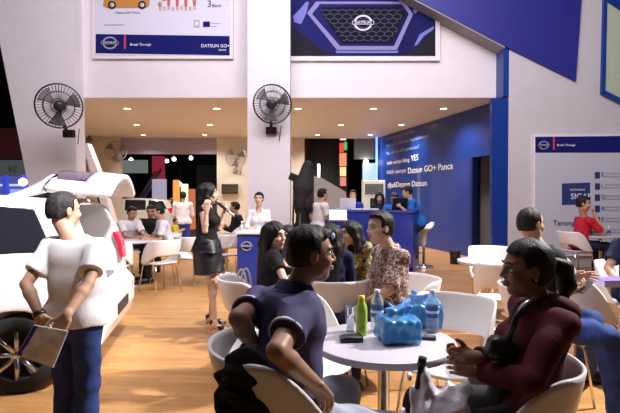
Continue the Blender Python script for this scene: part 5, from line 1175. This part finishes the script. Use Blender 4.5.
for i in range(3):
    for j in range(3): g.box(c + Rz @ Vector((-.016 - .011 * i, (j - 1) * .012, .0165)), (.007, .008, .0015), Rz)
g.build('keypad', mat('keys_grey', (.35, .35, .36), .4), t)
BAGM = mat('plastic_bag_blue', (.06, .33, .78), .22, alpha=.66, bump=.8, bscale=30, coat=.3)
def bag(label, boxlabel, cx, cy, wpx, hpx, boxm, seed, box_rot):
    c = onz(cx, cy, TZ); s_ = FPX / c.y; w2 = wpx / s_ / 2; h = hpx / s_; Rz = Matrix.Rotation(box_rot, 3, 'Z'); bx = w2 * .78; t = thing('food_box', boxlabel, 'box', c + Vector((0, 0, .004)))
    MB().box(c + Vector((0, 0, .004 + h * .24)), (bx * 2, bx * 1.7, h * .48), Rz, .006).build('carton', boxm, t); MB().box(c + Vector((0, 0, .004 + h * .50)), (bx * 2.05, bx * 1.75, .02), Rz, .005).build('lid', mat('lid_green', (.02, .22, .16), .4), t)
    S = SDF(.0035, .008, 62, seed); M = np.array(Rz); S.box(c + Vector((0, 0, h * .31 + .008)), (w2 * .93, w2 * .84, h * .30), M, .02, .02)
    rs = random.Random(seed); top = c + Vector((0, 0, h * .62)); S.cone(top, top + Vector((0, 0, h * .14)), w2 * .6, w2 * .16, .03)
    for i in range(4): a_ = i * 1.6 + seed; e = top + Vector((math.cos(a_) * w2 * (.5 + .4 * rs.random()), math.sin(a_) * w2 * .4, h * (.22 + .14 * rs.random()))); S.cone(top + Vector((0, 0, h * .1)), e, w2 * .16, w2 * .07, .02)
    S.cut(c + Vector((0, 0, .002)), (0, 0, -1)); q = S.build('plastic_bag', BAGM); tag(q, label, 'bag')
bag('blue plastic bag in front, knotted over a food box on the round table', 'green-lidded food box inside the front blue bag', 397, 341, 41, 38, mat('box_teal', (.08, .30, .32), .5), 2, .15)
bag('rear blue plastic bag standing behind the water bottle on the table', 'green-lidded food box inside the rear blue bag', 420, 325, 44, 33, mat('box_green', (.06, .34, .22), .5), 5, -.3)
# white carrier bag on the knees, black umbrella, handbag, folded slip
c = P(437, 415, 1.86); S = SDF(.004, .015, 48, 4); S.ell(c, (.115, .10, .10), None, .03); S.cone(c + Vector((-.03, 0, .04)), c + Vector((-.06, 0, .135)), .07, .03, .04); S.cone(c + Vector((.04, .0, .04)), c + Vector((.085, .0, .095)), .06, .035, .04); S.ell(c + Vector((.02, -.05, .05)), (.05, .05, .06), None, .03)
tag(S.build('carrier_bag', mat('plastic_bag_white', (.58, .53, .60), .3, bump=.9, bscale=24, noise=.12, nscale=10)), 'crumpled white plastic bag on the knees of the hoodie woman', 'bag')
t = thing('folded_umbrella', 'black umbrella handle poking out of the crumpled white bag', 'umbrella', P(418, 390, 1.86)); MB().tube([P(415, 410, 1.87), P(418, 385, 1.86), P(422, 362, 1.86)], [.012, .012, .0125], 12).build('shaft', BLK, t); MB().tube([P(421, 366, 1.86), P(423, 357, 1.86)], [.017, .016], 12).build('handle', BLK, t)
c = P(503, 349, 1.82); S = SDF(.005, .003, 30); S.box(c, (.06, .04, .045), np.array(Matrix.Rotation(.25, 3, 'Y')), .03); t = thing('handbag', 'small black shoulder bag in the lap of the hoodie woman', 'bag', c); S.build('bag_body', LEATH, t)
MB().tube([c + Vector((.015, -.01, .03)), P(511, 333, 1.77), P(516, 318, 1.755), P(524, 304, 1.80), P(533, 298, 1.87)], [.011, .011, .011, .011, .010], 8).build('strap', LEATH, t)
q = P(453, 357, 1.93); tag(MB().prism([q + Vector(v) for v in ((-.03, 0, .03), (.0, -.01, .06), (.045, .01, -.02), (.015, .015, -.045))], (0.004, .012, .0)).build('paper_slip', mat('paper_pink', (.55, .38, .42), .6)), 'folded pink paper slip in the hands of the hoodie woman', 'paper')
# dark jacket on the chair back
S = SDF(.006, .011, 46, 9); Yj = 1.72
for a_, b_, r0, r1 in (((244, 362), (238, 385), .058, .064), ((238, 385), (246, 430), .062, .075), ((254, 378), (262, 430), .055, .065), ((232, 372), (234, 400), .035, .05), ((246, 420), (250, 500), .10, .09)): S.cone(P(*a_, Yj), P(*b_, Yj), r0, r1, .03)
t = thing('jacket', 'dark jacket bundled over the chair back behind the navy polo man', 'jacket', P(245, 420, Yj)); S.build('jacket_cloth', cloth('jacket_black', (.013, .012, .012), .3), t)
S = SDF(.006, .006, 24, 3); S.cone(P(254, 384, Yj - .02), P(258, 440, Yj - .03), .045, .06, .03, flat=((0, 1, 0), .7)); S.build('lining', cloth('lining_navy', (.012, .010, .045), .2), t)
# pale handbag on the chair of the long-haired woman
c = Vector((-.55, 3.92, .62)); t = thing('handbag', 'cream handbag with looped handles hanging inside the chair back of the long-haired woman', 'bag', c)
MB().box(c + Vector((0, .02, -.02)), (.18, .05, .20), Matrix.Rotation(R(20), 3, 'Z'), .02).build('bag_body', mat('cream_leather', (.58, .52, .42), .5), t)
for dy in (0, .05): MB().tube([c + Vector((-.045 + dy * .6 + .045 * (1 - math.cos(i * PI / 10)), dy, .06 + .20 * math.sin(i * PI / 10))) for i in range(11)], .008, 8).build('handle', mat('cream_leather', (.58, .52, .42), .5), t)
# purple leaflets on the right-hand table
c = P(607, 284, 3.98); c.z = TZ; t = thing('leaflet_stack', 'purple stack of leaflets on the table at the frame edge', 'leaflets', c)
MB().box(c + Vector((.06, .02, .025)), (.30, .21, .05), Matrix.Rotation(.1, 3, 'Z'), .003).build('leaflet_pages', mat('leaflet_edge', (.40, .36, .52), .5), t); MB().box(c + Vector((.06, .02, .052)), (.30, .21, .004), Matrix.Rotation(.1, 3, 'Z')).build('top_sheet', mat('leaflet_purple', (.20, .14, .40), .4, noise=.5, nscale=14), t)
for px, lb in ((591, 'small water bottle with blue label nearest the man in red'), (596.5, 'small water bottle with blue label in the middle of the small table'), (606, 'small water bottle with blue label standing apart on the small table')):
    c = Vector(((px - 310) / FPX * 9.2, 9.2 - (px > 600) * .1, TZ)); t = thing('bottle', lb, 'bottle', c); MB().lathe(c, [(0, 0), (.032, 0), (.032, .12), (.014, .16), (0, .16)], 16).build('bottle_body', WATER, t); MB().lathe(c, [(.034, .05), (.034, .1)], 16).build('label', LBL, t); MB().lathe(c, [(.016, .155), (.016, .18), (0, .18)], 12).build('cap', CAPB, t)
